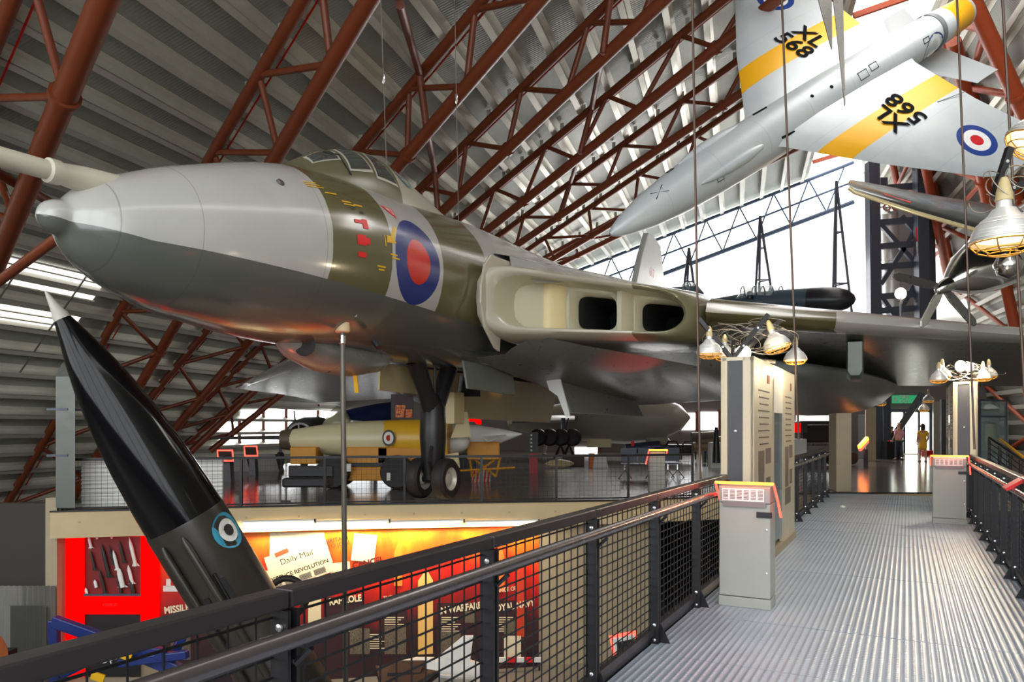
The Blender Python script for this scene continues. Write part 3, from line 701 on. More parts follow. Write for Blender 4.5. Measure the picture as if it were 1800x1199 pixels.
# undercarriage and bomb bay doors
def door(name, pts, mat, th=.05, out=(0, 1)): # pts (s,p,z)
    b = B(); b.prism([V(*q) for q in pts], V(0, th, 0)); return b.build(name, mat, vul, bevel=.008)
m_doorg = mk('door_grey_green', L(112, 116, 104), .35, 0, .08)
door('nose_gear_door', [(8.35, .62, 2.98), (10.75, .62, 2.95), (10.75, .7, 2.35), (8.4, .7, 2.4)], m_doorg)
door('nose_gear_door', [(7.3, -.7, 2.9), (10.6, -.7, 2.9), (10.6, -.8, 2.3), (7.4, -.8, 2.35)], m_cream)
door('bomb_bay_door', [(11.6, 1.35, 2.95), (17.6, 1.35, 3.0), (18.3, 1.5, 2.5), (18.5, 1.7, 1.95), (11.7, 1.75, 1.95)], m_belly)
door('bomb_bay_door', [(11.6, -1.3, 3.0), (18.6, -1.3, 3.0), (18.6, -1.6, 1.75), (11.5, -1.6, 1.85)], m_cream)
b = B(); b.prism([V(11.55, 1.3, 3.0), V(11.55, 1.2, 2.75), V(11.55, 1.28, 2.5), V(11.55, 1.5, 2.35), V(11.55, 1.7, 1.85), V(11.55, 1.82, 1.85), V(11.55, 1.5, 3.0)], V(.05, 0, 0)); b.build('door_end_frame', m_white, vul)
b = B(); b.box(V(10.2, -.9, 2.05), (.5, .9, .75)); b.build('bay_equipment', m_cream, vul, bevel=.02)
b = B(); b.box(V(10.9, -.6, 2.6), (.35, .5, .5)); b.build('bay_frame', m_black, vul)
# ================================================================ RAILINGS
def railing(label, m, s0, step, n, inner, first_extra=0., hand=True, cat='railing', zt=1.115, ranges=None):
    """posts every step along the walkway at offset m; inner=+1 when the walkway lies to the right"""
    t = thing('railing', label, cat, W(s0, m, 0))
    sE = s0+step*(n-1)
    a, e = s0-first_extra, sE+.1
    for k in range(n if first_extra == 0 else n+1):       # top rail in sections
        pass
    bounds = ([a] if first_extra else [])+[s0+step*k for k in range(n)]
    for sa, sb in zip(bounds, bounds[1:]):
        b = B(); b.beam(W(sa+.006, m, zt-.03), W(sb-.006, m, zt-.03), .075, .055); b.build('top_rail', m_rail, t, bevel=.006)
        # welded mesh infill
        b = B(); z = .13
        while z < zt-.08:
            b.beam(W(sa, m-.012*inner, z), W(sb, m-.012*inner, z), .004, .008); z += .06
        b.build('mesh_infill', m_black, t)['kind'] = 'stuff'
        b = B(); kx = int((sb-sa)/.1)
        for i in range(1, kx+1):
            s = sa+(sb-sa)*i/(kx+1); b.tube(W(s, m, .1), W(s, m, zt-.06), .0035, n=4, cap=False)
        b.build('mesh_wires', m_black, t)['kind'] = 'stuff'
        b = B(); b.beam(W(sa, m, .09), W(sb, m, .09), .04, .05); b.build('bottom_rail', m_rail, t)
    for k in range(n):
        s = s0+step*k
        b = B(); b.box(W(s-.018, m+.015*inner, (zt-.06-.35)/2), (.07, .014, zt-.06+.35), RW); b.box(W(s+.018, m+.015*inner, (zt-.06-.35)/2), (.07, .014, zt-.06+.35), RW); b.box(W(s, m-.01*inner, (zt-.06-.35)/2), (.012, .05, zt-.06+.35), RW)
        po = b.build('post', m_black, t)
        for z in (zt-.11, .14, .03):
            c = W(s-.027, m+.02*inner, z); b = B(); b.lathe(c, -dW, [(0, .013), (.006, .012), (.009, .004)], 8); b.build('bolt', m_bolt, po, smooth=40)
        if hand:
            b = B(); b.path([W(s, m, zt-.2), W(s+.01, m+.05*inner, zt-.22), W(s+.02, m+.1*inner, zt-.17)], .012, 6); b.box(W(s+.03, m+.1*inner, zt-.155), (.03, .1, .012), RW); b.build('handrail_bracket', m_black, t)
        b = B(); b.prism([W(s+.03, m+.02*inner, .0), W(s+.03, m+.12*inner, .0), W(s+.03, m+.02*inner, .2)], dW*.01); b.build('gusset', m_black, t)
    if hand:
        b = B(); b.path([W(a, m+.1*inner, zt-.125), W((a+e)/2, m+.1*inner, zt-.125), W(e, m+.1*inner, zt-.125), W(e+.06, m+.1*inner, zt-.14)], .029, 14); b.build('handrail', m_tube, t, smooth=50)
    return t
def sD(D, m): return (D+m*math.sin(TH))/math.cos(TH)      # station along the walkway at camera depth D
s_first = sD(F*1.885/(1594-495), MLF)
railing('black mesh railing with grey handrail in the foreground left of the walkway', MLF, s_first, 1.232, 6, 1, first_extra=1.9)
s2 = sD(1300*1.6/(928-HY), MLF); 
railing('black mesh railing on the left of the walkway beyond the tall display case', MLF, 12.1, 1.22, 6, 1)
railing('black mesh railing with handrail along the right edge of the walkway', MRT, 6.3, 1.0, 12, -1, first_extra=2.0)
# thin mesh railing along the mezzanine edge
def edge_rail(label, pts, step, zt=.98):
    P = [Vector((x, y, 0)) for x, y in pts]; t = thing('edge_railing', label, 'railing', P[0]); lp = plen(P); n = max(1, round(lp/step))
    inset = lambda l: at_len(P, l)
    for k in range(n+1):
        p = inset(lp*k/n); b = B(); b.box(p+Vector((0, 0, zt/2)), (.05, .05, zt)); b.build('post', m_black, t)
    for a, c in zip(P, P[1:]):
        b = B(); b.beam(a+Vector((0, 0, zt)), c+Vector((0, 0, zt)), .05, .05); b.build('top_rail', m_black, t)
        b = B(); b.beam(a+Vector((0, 0, .05)), c+Vector((0, 0, .05)), .02, .03); b.build('bottom_rail', m_black, t)
        b = B(); z = .12
        while z < zt: b.beam(a+Vector((0, 0, z)), c+Vector((0, 0, z)), .004, .004); z += .1
        L_ = (c-a).length; q = int(L_/.1)
        for i in range(q): p = a+(c-a)*(i/q); b.tube(p+Vector((0, 0, .05)), p+Vector((0, 0, zt)), .0025, n=3, cap=False)
        b.build('mesh_infill', m_black, t)['kind'] = 'stuff'
    return t
edge_rail('thin black mesh railing along the mezzanine edge under the bomber', [(-8.6, 14.1), (-3.53, 15.32), (2.37, 16.22), (4.1, 16.8)], 1.6)
# ================================================================ DISPLAY CASES AND PLINTHS ON THE WALKWAY
m_case = mk('display_case_frame', L(196, 184, 156), .4, .1, .06, 4)
m_casedark = mk('display_case_dark_panel', L(66, 66, 70), .45, 0, .12, 6)
m_plinth = mk('plinth_grey_paint', L(160, 160, 150), .38, .05, .05, 5)
m_glassc = glass('display_case_glass', (.35, .42, .42), .55, .05)
m_print = mk('print_dark', L(70, 62, 54), .6); m_printred = mk('print_red', L(190, 60, 40), .6)
def photo_print(name, seed):
    m = Mat(name); n = m.noise(9+seed, 4, .6, (1, 1, 1), 'Generated'); m.set('Base Color', m.ramp(n, [(.3, L(40, 34, 30)), (.5, L(120, 108, 92)), (.62, L(60, 52, 46)), (.75, L(190, 176, 150))])).set('Roughness', .5); return m.m
m_photo = [photo_print('photo_print_%d' % k, k*3) for k in range(4)]
def case(label, sA, sB, mA, mB, h, face):
    """tall display case between stations; face = +1 when its printed side faces right of the walkway"""
    t = thing('display_case', label, 'display case', W(sA, (mA+mB)/2, 0))
    mf = mB if face > 0 else mA
    b = B(); b.box(W((sA+sB)/2, (mA+mB)/2, .05), (mB-mA+.04, sB-sA+.04, .1), RW); b.build('base', m_conc2, t)
    fr = .06
    for s, w_ in ((sA+fr/2, fr), (sB-fr/2, fr)): pass
    b = B(); b.box(W(sA+.02, mA+.035, h/2+.05), (.07, .04, h-.1), RW); b.build('corner_post', m_case, t, bevel=.008)
    b = B(); b.box(W(sA+.02, mB-.06, h/2+.05), (.12, .04, h-.1), RW); b.build('corner_post', m_case, t, bevel=.008)
    b = B(); b.box(W(sA+.025, (mA+mB)/2-.02, h/2+.05), (mB-mA-.15, .03, h-.12), RW); b.build('end_panel', m_casedark, t)
    b = B(); b.box(W(sB-.02, (mA+mB)/2, h/2+.05), (mB-mA, .04, h-.1), RW); b.build('far_end_panel', m_case, t)
    b = B(); b.box(W((sA+sB)/2, (mA+mB)/2, h-.02), (mB-mA, sB-sA, .04), RW); b.build('lid', m_case, t)
    l = sB-sA; e0, e1 = sA+l*.42, sA+l*.64
    for a, c in ((sA, e0), (e1, sB)):
        b = B(); b.box(W((a+c)/2, mf-.02*face, h/2+.05), (.04, c-a, h-.1), RW); b.build('side_panel', m_case, t)
    b = B(); b.box(W((e0+e1)/2, mf-.02*face, h-.3), (.04, e1-e0, .56), RW); b.build('upper_panel', m_white, t)
    b = B(); b.box(W((e0+e1)/2, mf-.01*face, h/2-.2), (.015, e1-e0-.04, h-.75), RW); b.build('glass_door', m_glassc, t)
    for z in (.75, 1.15, 1.5):
        b = B(); b.box(W((e0+e1)/2, (mA+mB)/2, z), (mB-mA-.08, e1-e0-.04, .012), RW); b.build('glass_shelf', m_glassc, t)
    b = B(); b.box(W((sA+sB)/2, mA+.02 if face > 0 else mB-.02, h/2+.05), (.03, l, h-.1), RW); b.build('back_panel', m_case, t)
    ux = dW*face; pm_ = mf+.003*face
    for (a, c) in ((sA+.08, e0-.06), (e1+.06, sB-.08)):
        w_ = c-a; z = h-.35
        b = B(); b.box(W(a+w_*(.7 if face > 0 else .3), pm_, h-.2), (.004, w_*.12, .1), RW); b.build('red_heading', m_printred, t)
        for k in range(9):
            b = B(); b.box(W(a+w_*.45, pm_, z-k*.075), (.004, w_*(.6-.06*(k % 3)), .014), RW); b.build('text_line', m_print, t)
        for k, (fx, fz, fw, fh) in enumerate(((.3, .62, .3, .26), (.68, .66, .3, .18), (.3, .44, .28, .3), (.68, .42, .24, .2), (.4, .25, .5, .22))):
            b = B(); b.box(W(a+w_*fx, pm_, .1+fz*(h-.9)+.2), (.004, w_*fw, fh), RW); b.build('photograph', m_photo[k % 4], t)
    b = B(); b.lathe(W(sA+.008, (mA+mB)/2-.02, h*.66), -dW, [(0, .016), (.008, .014), (.012, .004)], 10); b.build('lock', m_bolt, t, smooth=40)
    return t
case('tall cream display case with dark end panel left of the walkway', sD(7.9, -1.44), sD(10.75, -1.44), -1.79, -1.44, 2.36, 1)
case('tall grey display case with lamps on top at the right of the walkway', sD(13.4, .75), sD(15.8, .75), .74, 1.12, 2.42, -1)
def plinth(label, s, mA, mB, h):
    t = thing('lectern_plinth', label, 'lectern', W(s, (mA+mB)/2, 0)); mc = (mA+mB)/2; w_ = mB-mA; d = .27
    b = B(); b.box(W(s+d/2, mc, .045), (w_+.01, d+.01, .09), RW); b.build('base', m_plinth, t, bevel=.006)
    b = B(); b.box(W(s+d/2, mc, .09+(h-.26)/2), (w_, d, h-.27), RW); b.build('body', m_plinth, t, bevel=.008)
    b = B(); b.box(W(s+d/2, mc, h-.14), (w_-.03, d-.03, .07), RW); b.build('neck', m_casedark, t)
    # sloping reading head facing the walkway
    b = B(); b.prism([W(s-.01, mA, h-.17), W(s-.01, mA, h-.03), W(s+.2, mA, h), W(s+.27, mA, h-.17)], nW*(w_)); b.build('head', mk('plinth_head', L(150, 148, 144), .4), t, bevel=.006)
    b = B(); b.box(W(s-.014, mc-.01, h-.1), (w_*.82, .006, .11), RW); tp = b.build('text_plate', m_white, t)
    for k in range(6):
        for j in range(7):
            b = B(); b.box(W(s-.019, mc-.01-w_*.34+k*w_*.136, h-.06-j*.0125), (w_*.1, .002, .005), RW); b.build('text_line', m_print, tp)
    b = B(); b.box(W(s-.014, mc, h-.185), (w_*.84, .012, .04), RW); b.build('lip', mk('plinth_lip', L(120, 118, 118), .4), t)
    b = B(); b.tube(W(s-.02, mA-.03, h+.005), W(s-.02, mB+.03, h+.005), .012, n=8); b.build('top_light_tube', m_neon_o, t)
    for m_, z1 in ((mA-.03, h-.16), (mB+.03, h-.3)):
        b = B(); b.path([W(s-.02, m_, h+.005), W(s+.08, m_+(.02 if m_ > mc else -.0), (h+z1)/2), W(s+.16, m_+(.035 if m_ > mc else 0), z1)], .011, 8); b.build('side_light_tube', m_neon, t)
    b = B(); b.box(W(s-.006, mB-.05, h-.27), (.13, .012, .05), RW); b.build('black_catch', m_black, t)
    for z in (h-.4, h-.78):
        b = B(); b.lathe(W(s-.002, mB-.03, z), -dW, [(0, .012), (.005, .01), (.007, .003)], 8); b.build('screw', m_bolt, t, smooth=40)
    lt = bpy.data.lights.new('plinth_glow', 'POINT'); lt.energy = 4; lt.color = (1, .12, .05); lt.shadow_soft_size = .15
    lo = bpy.data.objects.new('plinth_glow', lt); COL.objects.link(lo); lo.location = W(s-.15, mc, h+.1)
    return t
plinth('grey lectern plinth with glowing red edge standing nearest on the left of the walkway', sD(6.45, -1.05), -1.49, -1.05, 1.1)
plinth('grey lectern plinth with glowing red edge at the far right of the walkway', sD(12.3, .4), .38, .86, 1.12)
# ================================================================ CAGED LAMPS
def lamp(label, loc, r, tilt=(0, 0), lit=True, energy=0, group=None):
    t = thing('caged_lamp', label, 'lamp', loc, group=group, world=False); t.rotation_euler = (tilt[0], tilt[1], 0)
    k = r/.13
    prof = [(.0, .02), (.02, .028), (.07, .03), (.075, .045), (.10, .06), (.125, .09), (.155, .112), (.19, .126), (.215, .13)]
    b = B(); b.lathe((0, 0, .24*k), (0, 0, -1), [(a*k, r_*k) for a, r_ in prof]+[(.215*k, .122*k), (.16*k, .1*k), (.11*k, .05*k)], 28, cap=False); b.build('reflector', m_alu, t, smooth=35)
    for j in range(6):
        b = B(); zz_ = (.12+.016*j)*k; rr_ = (.085, .1, .108, .116, .123, .128)[j]*k; b.lathe((0, 0, .24*k-zz_), (0, 0, -1), [(0, rr_), (.003*k, rr_+.004*k), (.006*k, rr_+.004*k)], 28, cap=False); b.build('ridge', m_alu, t, smooth=35)
    b = B(); b.lathe((0, 0, .3*k), (0, 0, -1), [(0, .012*k), (.02*k, .02*k), (.06*k, .03*k), (.1*k, .034*k)], 14); b.build('neck', mk('lamp_neck', L(196, 176, 130), .5), t, smooth=40)
    b = B(); b.lathe((0, 0, .06*k), (0, 0, -1), [(0, .118*k), (.02*k, .11*k), (.025*k, .001)], 24, cap=False); b.build('glowing_lens', m_warm, t, smooth=40)
    b = B()
    for j in range(3):
        rr_ = (.126, .1, .06)[j]*k; zz_ = (.0, -.03, -.045)[j]*k+.02*k
        b.path([(rr_*math.cos(2*math.pi*i/20), rr_*math.sin(2*math.pi*i/20), zz_) for i in range(21)], .0032*k, 5)
    for i in range(8):
        c, s_ = math.cos(2*math.pi*i/8), math.sin(2*math.pi*i/8)
        b.path([(.126*k*c, .126*k*s_, .02*k), (.1*k*c, .1*k*s_, -.01*k), (.06*k*c, .06*k*s_, -.025*k)], .003*k, 4)
    b.build('wire_cage', mk('cage_brass', L(196, 150, 70), .3, .7), t)
    if energy:
        lt = bpy.data.lights.new('lamp_light', 'POINT'); lt.energy = energy; lt.color = (1, .78, .45); lt.shadow_soft_size = .08
        lo = bpy.data.objects.new('lamp_light', lt); COL.objects.link(lo); lo.location = Vector(loc)+Vector((0, 0, -.08*k))
    return t
def spot(label, loc, r, energy=12, group=None):
    t = thing('spot_lamp', label, 'lamp', loc, group=group)
    b = B(); b.lathe(Vector(loc)+Vector((0, .12, 0)), (0, -1, -.05), [(0, .3*r), (.05, .6*r), (.1, r), (.13, r), (.13, r*.85), (.09, r*.5)], 18, cap=False); b.build('housing', m_alu, t, smooth=40)
    b = B(); b.lathe(Vector(loc)+Vector((0, .01, 0)), (0, -1, -.05), [(0, .8*r), (.02, .7*r), (.035, .001)], 18, cap=False); b.build('bulb', m_bulb, t, smooth=40)
    lt = bpy.data.lights.new('spot_lamp_light', 'POINT'); lt.energy = energy; lt.color = (1, .82, .55); lt.shadow_soft_size = .08
    lo = bpy.data.objects.new('spot_lamp_light', lt); COL.objects.link(lo); lo.location = Vector(loc)+Vector((0, -.12, .02))
    return t
def tangle(label, c, rx, ry, rz_, n, seed, r=.004):
    rnd = random.Random(seed); b = B()
    for k in range(n):
        ps = []; a0 = rnd.uniform(0, 6.28); sp_ = rnd.uniform(1.5, 4.); ce = Vector(c)+Vector((rnd.uniform(-.55, .55)*rx, rnd.uniform(-.5, .5)*ry, rnd.uniform(-.4, .4)*rz_)); ra = rnd.uniform(.3, .55)
        tl = rnd.uniform(-.6, .6)
        for i in range(17):
            a = a0+sp_*i/16; ps.append(ce+Vector((math.cos(a)*ra*rx, math.sin(a)*ra*ry*.6+tl*.1, math.sin(a+tl)*ra*rz_*1.2)))
        b.path(ps, r, 5)
    o = b.build('cable_tangle', m_wire); return tag(o, label, 'cables', kind='stuff')
def arms(label, base, tips, w_=.045):
    t = thing('lamp_bracket', label, 'lamp bracket', base)
    for tp in tips:
        b = B(); b.beam(base, tp, w_, w_); b.build('arm', m_black, t)
        d = Vector(tp)-Vector(base)
        for f in (.3, .7):
            p = Vector(base)+d*f+Vector((0, -w_/2, 0)); b = B(); b.lathe(p, (0, -1, 0), [(0, .014), (.006, .012)], 8); b.build('rivet', m_bolt, t)
    return t
D1 = 8.6
lamp('caged aluminium lamp at the left end of the near display case lamp cluster', U(1247, 626, 8.3), .145, lit=True)
lamp('half-hidden caged lamp just right of the leftmost lamp above the near display case', U(1274, 631, 8.7), .125)
lamp('large tilted caged lamp hanging at the centre right above the near display case', U(1368, 615, 8.9), .165, (-.15, -.28))
lamp('small caged lamp at the right end of the near display case cluster', U(1398, 637, 9.6), .145, energy=6)
spot('glowing spot lamp facing the camera above the near display case', U(1306, 620, 8.5), .09, 24)
arms('crossed black lamp brackets on top of the near display case', U(1287, 632, 8.3), [U(1228, 560, 8.3), U(1350, 553, 8.3), U(1373, 563, 9.6), U(1360, 636, 9.6), U(1290, 600, 8.6)])
tangle('tangle of thin silver cables around the lamps on the near display case', U(1318, 596, 8.8), .62, .5, .26, 30, 3, .0028)
spot('left glowing spot lamp on the right display case', U(1688, 643, 13.3), .1, 90)
spot('right glowing spot lamp on the right display case', U(1704, 645, 13.4), .085, 70)
for (px, py, D, nm) in ((1656, 665, 13.2, 'upper left'), (1650, 671, 13.0, 'lower left'), (1728, 668, 13.6, 'lower right'), (1738, 664, 13.8, 'upper right')):
    lamp('%s caged lamp of the cluster on the right display case' % nm, U(px, py, D), .15)
arms('dark lamp bracket on top of the right display case', U(1692, 672, 13.5), [U(1655, 650, 13.5), U(1735, 650, 13.6)], .03)
tangle('looping cables around the lamps on the right display case', U(1696, 652, 13.5), .55, .4, .22, 26, 5)
# big lamp close to the camera at the right
lamp('large ribbed caged lamp hanging at the right edge of the picture', U(1765, 436, 5.2), .215, (0, .0))
lamp('partly cropped large ribbed lamp above it at the upper right edge', U(1812, 262, 5.4), .2, (.1, .5))
arms('black angled lamp bracket with cables at the upper right edge', U(1748, 345, 5.3), [U(1775, 260, 5.3), U(1815, 392, 5.2), U(1850, 300, 5.3)], .045)
tangle('dark cables looped on the bracket at the upper right edge', U(1775, 320, 5.3), .26, .2, .22, 14, 9, .004)
# ================================================================ CABLES HANGING FROM THE ROOF
def cable(label, a, c, r, mat=None):
    o = B(); o.tube(a, c, r, n=6); return tag(o.build('suspension_cable', mat or m_cable), label, 'cable', 'suspension cables')
m_cable = mk('steel_cable', L(92, 74, 64), .4, .5)
cable('dark steel cable left of the tall cream display case', U(1217, -6, 7.4), U(1231, 842, 7.4), .012)
cable('dark steel cable just right of the tall cream display case', U(1374, -6, 9.4), U(1404, 772, 9.4), .014)
cable('dark steel cable passing the hanging jet roundel', U(1682, -6, 10.5), U(1713, 790, 10.5), .015)
cable('dark steel cable at the far right passing the large lamp', U(1762, -6, 8.5), U(1801, 690, 8.5), .015)
for (lab, x, y0, x1, y1, D) in (('thin pale hanging wire just behind the cockpit canopy', 669, -6, 680, 310, 14.5), ('thin pale hanging wire with turnbuckle above the fuselage spine', 799, -6, 806, 392, 16.0)):
    t = thing('hanging_wire', lab, 'wire', U(x1, y1, D)); b = B(); b.tube(U(x, y0, D), U(x1, y1, D), .008, n=5); b.build('wire', m_wire, t)
    f = .45; p = U(x+(x1-x)*f, y0+(y1-y0)*f, D); b = B(); b.lathe(p+Vector((0, 0, .12)), (0, 0, -1), [(0, .012), (.03, .03), (.2, .03), (.24, .012)], 8); b.build('turnbuckle', m_chrome, t, smooth=40)
# slim pole in front of the bomber with a round sensor head
t = thing('slender_pole', 'slim grey pole with a cream cap standing in front of the bomber', 'pole', U(607, 1150, 11.5))
b = B(); b.tube(U(609, 1336, 11.5), U(602, 585, 11.5), .042, n=12); b.build('shaft', mk('pole_grey', L(104, 100, 92), .4, .4), t, smooth=50)
b = B(); b.lathe(U(602, 585, 11.5), (0, 0, 1), [(0, .09), (.02, .115), (.18, .115), (.2, .1), (.22, .03), (.32, .03)], 18); b.build('cap', mk('pole_cap', L(214, 190, 150), .5), t, smooth=40)
b = B(); b.lathe(U(602, 590, 11.5), (0, 0, -1), [(0, .055), (.12, .055), (.13, .045)], 14); b.build('collar', m_chrome, t, smooth=40)
b = B(); b.box(U(618, 556, 11.5), (.2, .1, .05)); b.build('sensor_head', m_doorg, t, bevel=.015)
# ================================================================ HANGING SWEPT-WING JET
hO = U(1072, 412, 18.3); ha = Vector((.79, .277, .546)).normalized(); hs = Vector((.56, -.36, -.745)); hs = (hs-ha*hs.dot(ha)).normalized(); hn = ha.cross(hs)
jet = thing('swept_wing_jet', 'silver swept-wing jet with yellow bands hanging from the roof, belly turned to the camera', 'aircraft', hO, world=False)
jet.rotation_euler = Matrix((ha, hs, hn)).transposed().to_euler()     # local x aft, y towards lower right wing, z up side (camera sees -z)
def jm(name, fus):
    m = Mat(name); x, y, z = m.coords(); n = m.noise(1.2, 4, .6); base = m.mix(n, L(178, 186, 192), L(206, 210, 210))
    if fus: col = m.mix(between(x, 13.0, 13.9), base, L(240, 176, 20)); sm = between((x*.6).frac(), 0, .01)
    else:
        ay = y.abs(); col = m.mix(between(ay, 1.36, 2.06), base, L(240, 176, 20)); sm = between((y*.8+.1).frac(), 0, .008)
        r = ((x-9.65)*(x-9.65)+(ay-3.62)*(ay-3.62)).sqrt(); col = m.mix(r < .55, col, L(30, 62, 140)); col = m.mix(r < .37, col, (.85, .85, .85)); col = m.mix(r < .18, col, L(206, 24, 36))
    col = m.mix(sm*.3, col, (.2, .2, .2)); m.set('Base Color', col).set('Roughness', .36).set('Metallic', .1); return m.m
m_jf, m_jw = jm('jet_fuselage_silver', True), jm('jet_wing_silver', False)
b = B(); b.lathe((0, 0, 0), (1, 0, 0), [(0, .03), (.15, .14), (.5, .27), (1.2, .43), (2.2, .56), (3.4, .64), (5, .68), (8, .68), (10, .62), (11.6, .56), (12.9, .5), (14, .44), (14.05, .38), (13.6, .36)], 32, cap=False); b.build('fuselage', m_jf, jet, smooth=50)
def slab(name, secs, mat, parent, thick=.06):
    """secs: (y, xLE, xTE, zc); lens sections"""
    b = B(); R = []
    for (y, x0, x1, zc) in secs:
        c = x1-x0; up = []; lo = []
        for k in range(9):
            t = (1-math.cos(math.pi*k/8))/2; th = thick*c*(2.9*math.sqrt(t)*(1-t)+.02); up.append((x0+c*t, y, zc+th/2)); lo.append((x0+c*t, y, zc-th/2))
        R.append(up+list(reversed(lo))[1:])
    b.rings(R); return b.build(name, mat, parent, smooth=45)
for sg in (1, -1):
    slab('wing', [(0, 4.4, 11.0, -.25), (sg*.7, 5.35, 10.75, -.27), (sg*2.6, 7.0, 11.0, -.2), (sg*4.5, 8.9, 11.55, -.1), (sg*4.85, 9.5, 11.6, -.08)], m_jw, jet)
    slab('tailplane', [(0, 11.9, 13.6, .9), (sg*1.8, 13.2, 14.2, .9)], mk('tailplane_silver', L(190, 196, 200), .36), jet)
    b = B(); b.lathe((2.6, sg*.42, -.42), (1, 0, 0), [(0, .02), (.3, .09), (.9, .16), (1.6, .16), (2.1, .1), (2.4, .02)], 14); b.build('shell_collector', m_jf, jet, smooth=50)
b = B(); b.rings([[(x, -.05, z) for x, z in ((10.6, .5), (12.6, 2.2), (13.8, 2.3), (13.9, .4))], [(x, .05, z) for x, z in ((10.6, .5), (12.6, 2.2), (13.8, 2.3), (13.9, .4))]]); b.build('tail_fin', m_jf, jet)
m_ink = mk('black_lettering', L(20, 20, 24), .9, spec=.08)
for sg in (1, -1):
    ux = (0, -sg, 0); uy = (-sg, 0, 0)
    for (s_, x, dx) in (('XL', 8.25, 0), ('568', 8.9, 0)):
        xx_ = x+.1 if sg > 0 else 17.2-x
        tx = text('serial_lettering', s_, (xx_+(.16 if sg > 0 else -.16)*1.0, sg*1.78, -.392), ux, uy, .78, m_ink, jet, 'CENTER', .012, ext=.006)
def wing_low(x, y):
    S_ = [(0, 4.4, 11.0, -.25), (.7, 5.35, 10.75, -.27), (2.6, 7.0, 11.0, -.2), (4.5, 8.9, 11.55, -.1)]; y = min(abs(y), 4.49)
    for a, c in zip(S_, S_[1:]):
        if a[0] <= y <= c[0]:
            f = (y-a[0])/(c[0]-a[0]); x0, x1, zc = (a[k]+(c[k]-a[k])*f for k in (1, 2, 3)); t = min(max((x-x0)/(x1-x0), 0), 1)
            return zc-.06*(x1-x0)*(2.9*math.sqrt(t)*(1-t)+.02)/2
bpy.context.view_layer.update()
for o_ in [c for c in jet.children if c.name.startswith('serial_lettering')]:
    M = o_.matrix_local.copy(); o_.data.transform(M); o_.matrix_local = Matrix()
    bm = bmesh.new(); bm.from_mesh(o_.data); bmesh.ops.triangulate(bm, faces=bm.faces); bmesh.ops.subdivide_edges(bm, edges=bm.edges, cuts=1); bm.to_mesh(o_.data); bm.free()
    for v in o_.data.vertices: v.co.z = wing_low(v.co.x, v.co.y)-.018-(0.006 if v.co.z < -.392 else 0)
def jline(pts, name='hatch_mark'):
    b = B(); b.path([Vector(p) for p in pts], .012, 4); b.build(name, m_ink, jet)
def jf(x, ang, out=.005): 
    prof = [(0, .03), (.5, .27), (1.2, .43), (2.2, .56), (3.4, .64), (5, .68), (8, .68), (10, .62), (11.6, .56), (14, .44)]
    for a, c in zip(prof, prof[1:]):
        if a[0] <= x <= c[0]: r = a[1]+(c[1]-a[1])*(x-a[0])/(c[0]-a[0])
    return Vector((x, (r+out)*math.sin(ang), -(r+out)*math.cos(ang)))
jline([jf(1.35, -.25), jf(1.75, .25)]); jline([jf(1.75, -.25), jf(1.35, .25)])
for (x, a) in ((5.3, -.7), (5.4, .9)): b = B(); b.path([jf(x, a), jf(x+.45, a+.06)], .035, 5); b.build('black_slot', m_ink, jet)
for (x, a) in ((7.6, .25), (6.9, .15)): b = B(); b.lathe(jf(x, a, -.01), jf(x, a)-jf(x, 0)*0-Vector((x, 0, 0)), [(0, .05), (.02, .05)], 10); b.build('drain_hole', m_ink, jet)
for (x, a, w_, h_) in ((8.6, .35, .35, .16), (9.1, .3, .3, .14), (3.1, .9, .2, .1), (11.4, .6, .25, .12), (2.2, -.9, .2, .1)):
    jline([jf(x, a), jf(x+w_, a), jf(x+w_, a+h_*2), jf(x, a+h_*2), jf(x, a)], 'panel_outline')
b = B(); b.lathe((12.35, 0, 0), (1, 0, 0), [(0, .545), (.02, .56), (.16, .55), (.18, .53)], 32, cap=False); b.build('joint_ring', mk('ring_grey', L(120, 124, 128), .4, .3), jet, smooth=40)
rb = B(); c0 = jf(12.0, 1.25, 0)
for (r0, r1, col, nm) in ((0, .42, L(36, 48, 110), 'blue_disc'), (0, .28, (.82, .82, .8), 'white_disc')):
    b = B(); b.poly([jf(11.9+r1*math.cos(2*math.pi*k/20), 1.35+r1*1.75*math.sin(2*math.pi*k/20), .012 if nm == 'blue_disc' else .018) for k in range(20)]); b.build(nm, mk('tail_'+nm, col, .4), jet)
b = B(); b.path([(9.9, 2.1, -.3), (10.9, 2.3, -.28)], .012, 4); b.path([(9.55, 2.75, -.24), (9.9, 4.4, -.17)], .012, 4); b.build('aileron_gap', mk('gap_grey', L(130, 132, 134), .6), jet)
# thin blades hanging in front of it
for (lab, a, c, w_, D) in (('shorter thin bare-metal blade hanging point-down in front of the jet', (1449, -10), (1462, 87), 13, 13.0), ('longer thin bare-metal blade hanging point-down in front of the jet', (1473, -10), (1485, 186), 9, 12.5)):
    b = B(); p0, p1, p2 = U(a[0]-w_, a[1], D), U(a[0]+w_, a[1], D), U(c[0], c[1], D); nn = Vector((.15, 1, 0))*.03
    b.prism([p0, p1, p2+Vector((.01, 0, .02)), p2], nn); tag(b.build('hanging_aerofoil', mk('blade_metal', L(178, 172, 166), .3, .5, .15, 3)), lab, 'aerofoil')
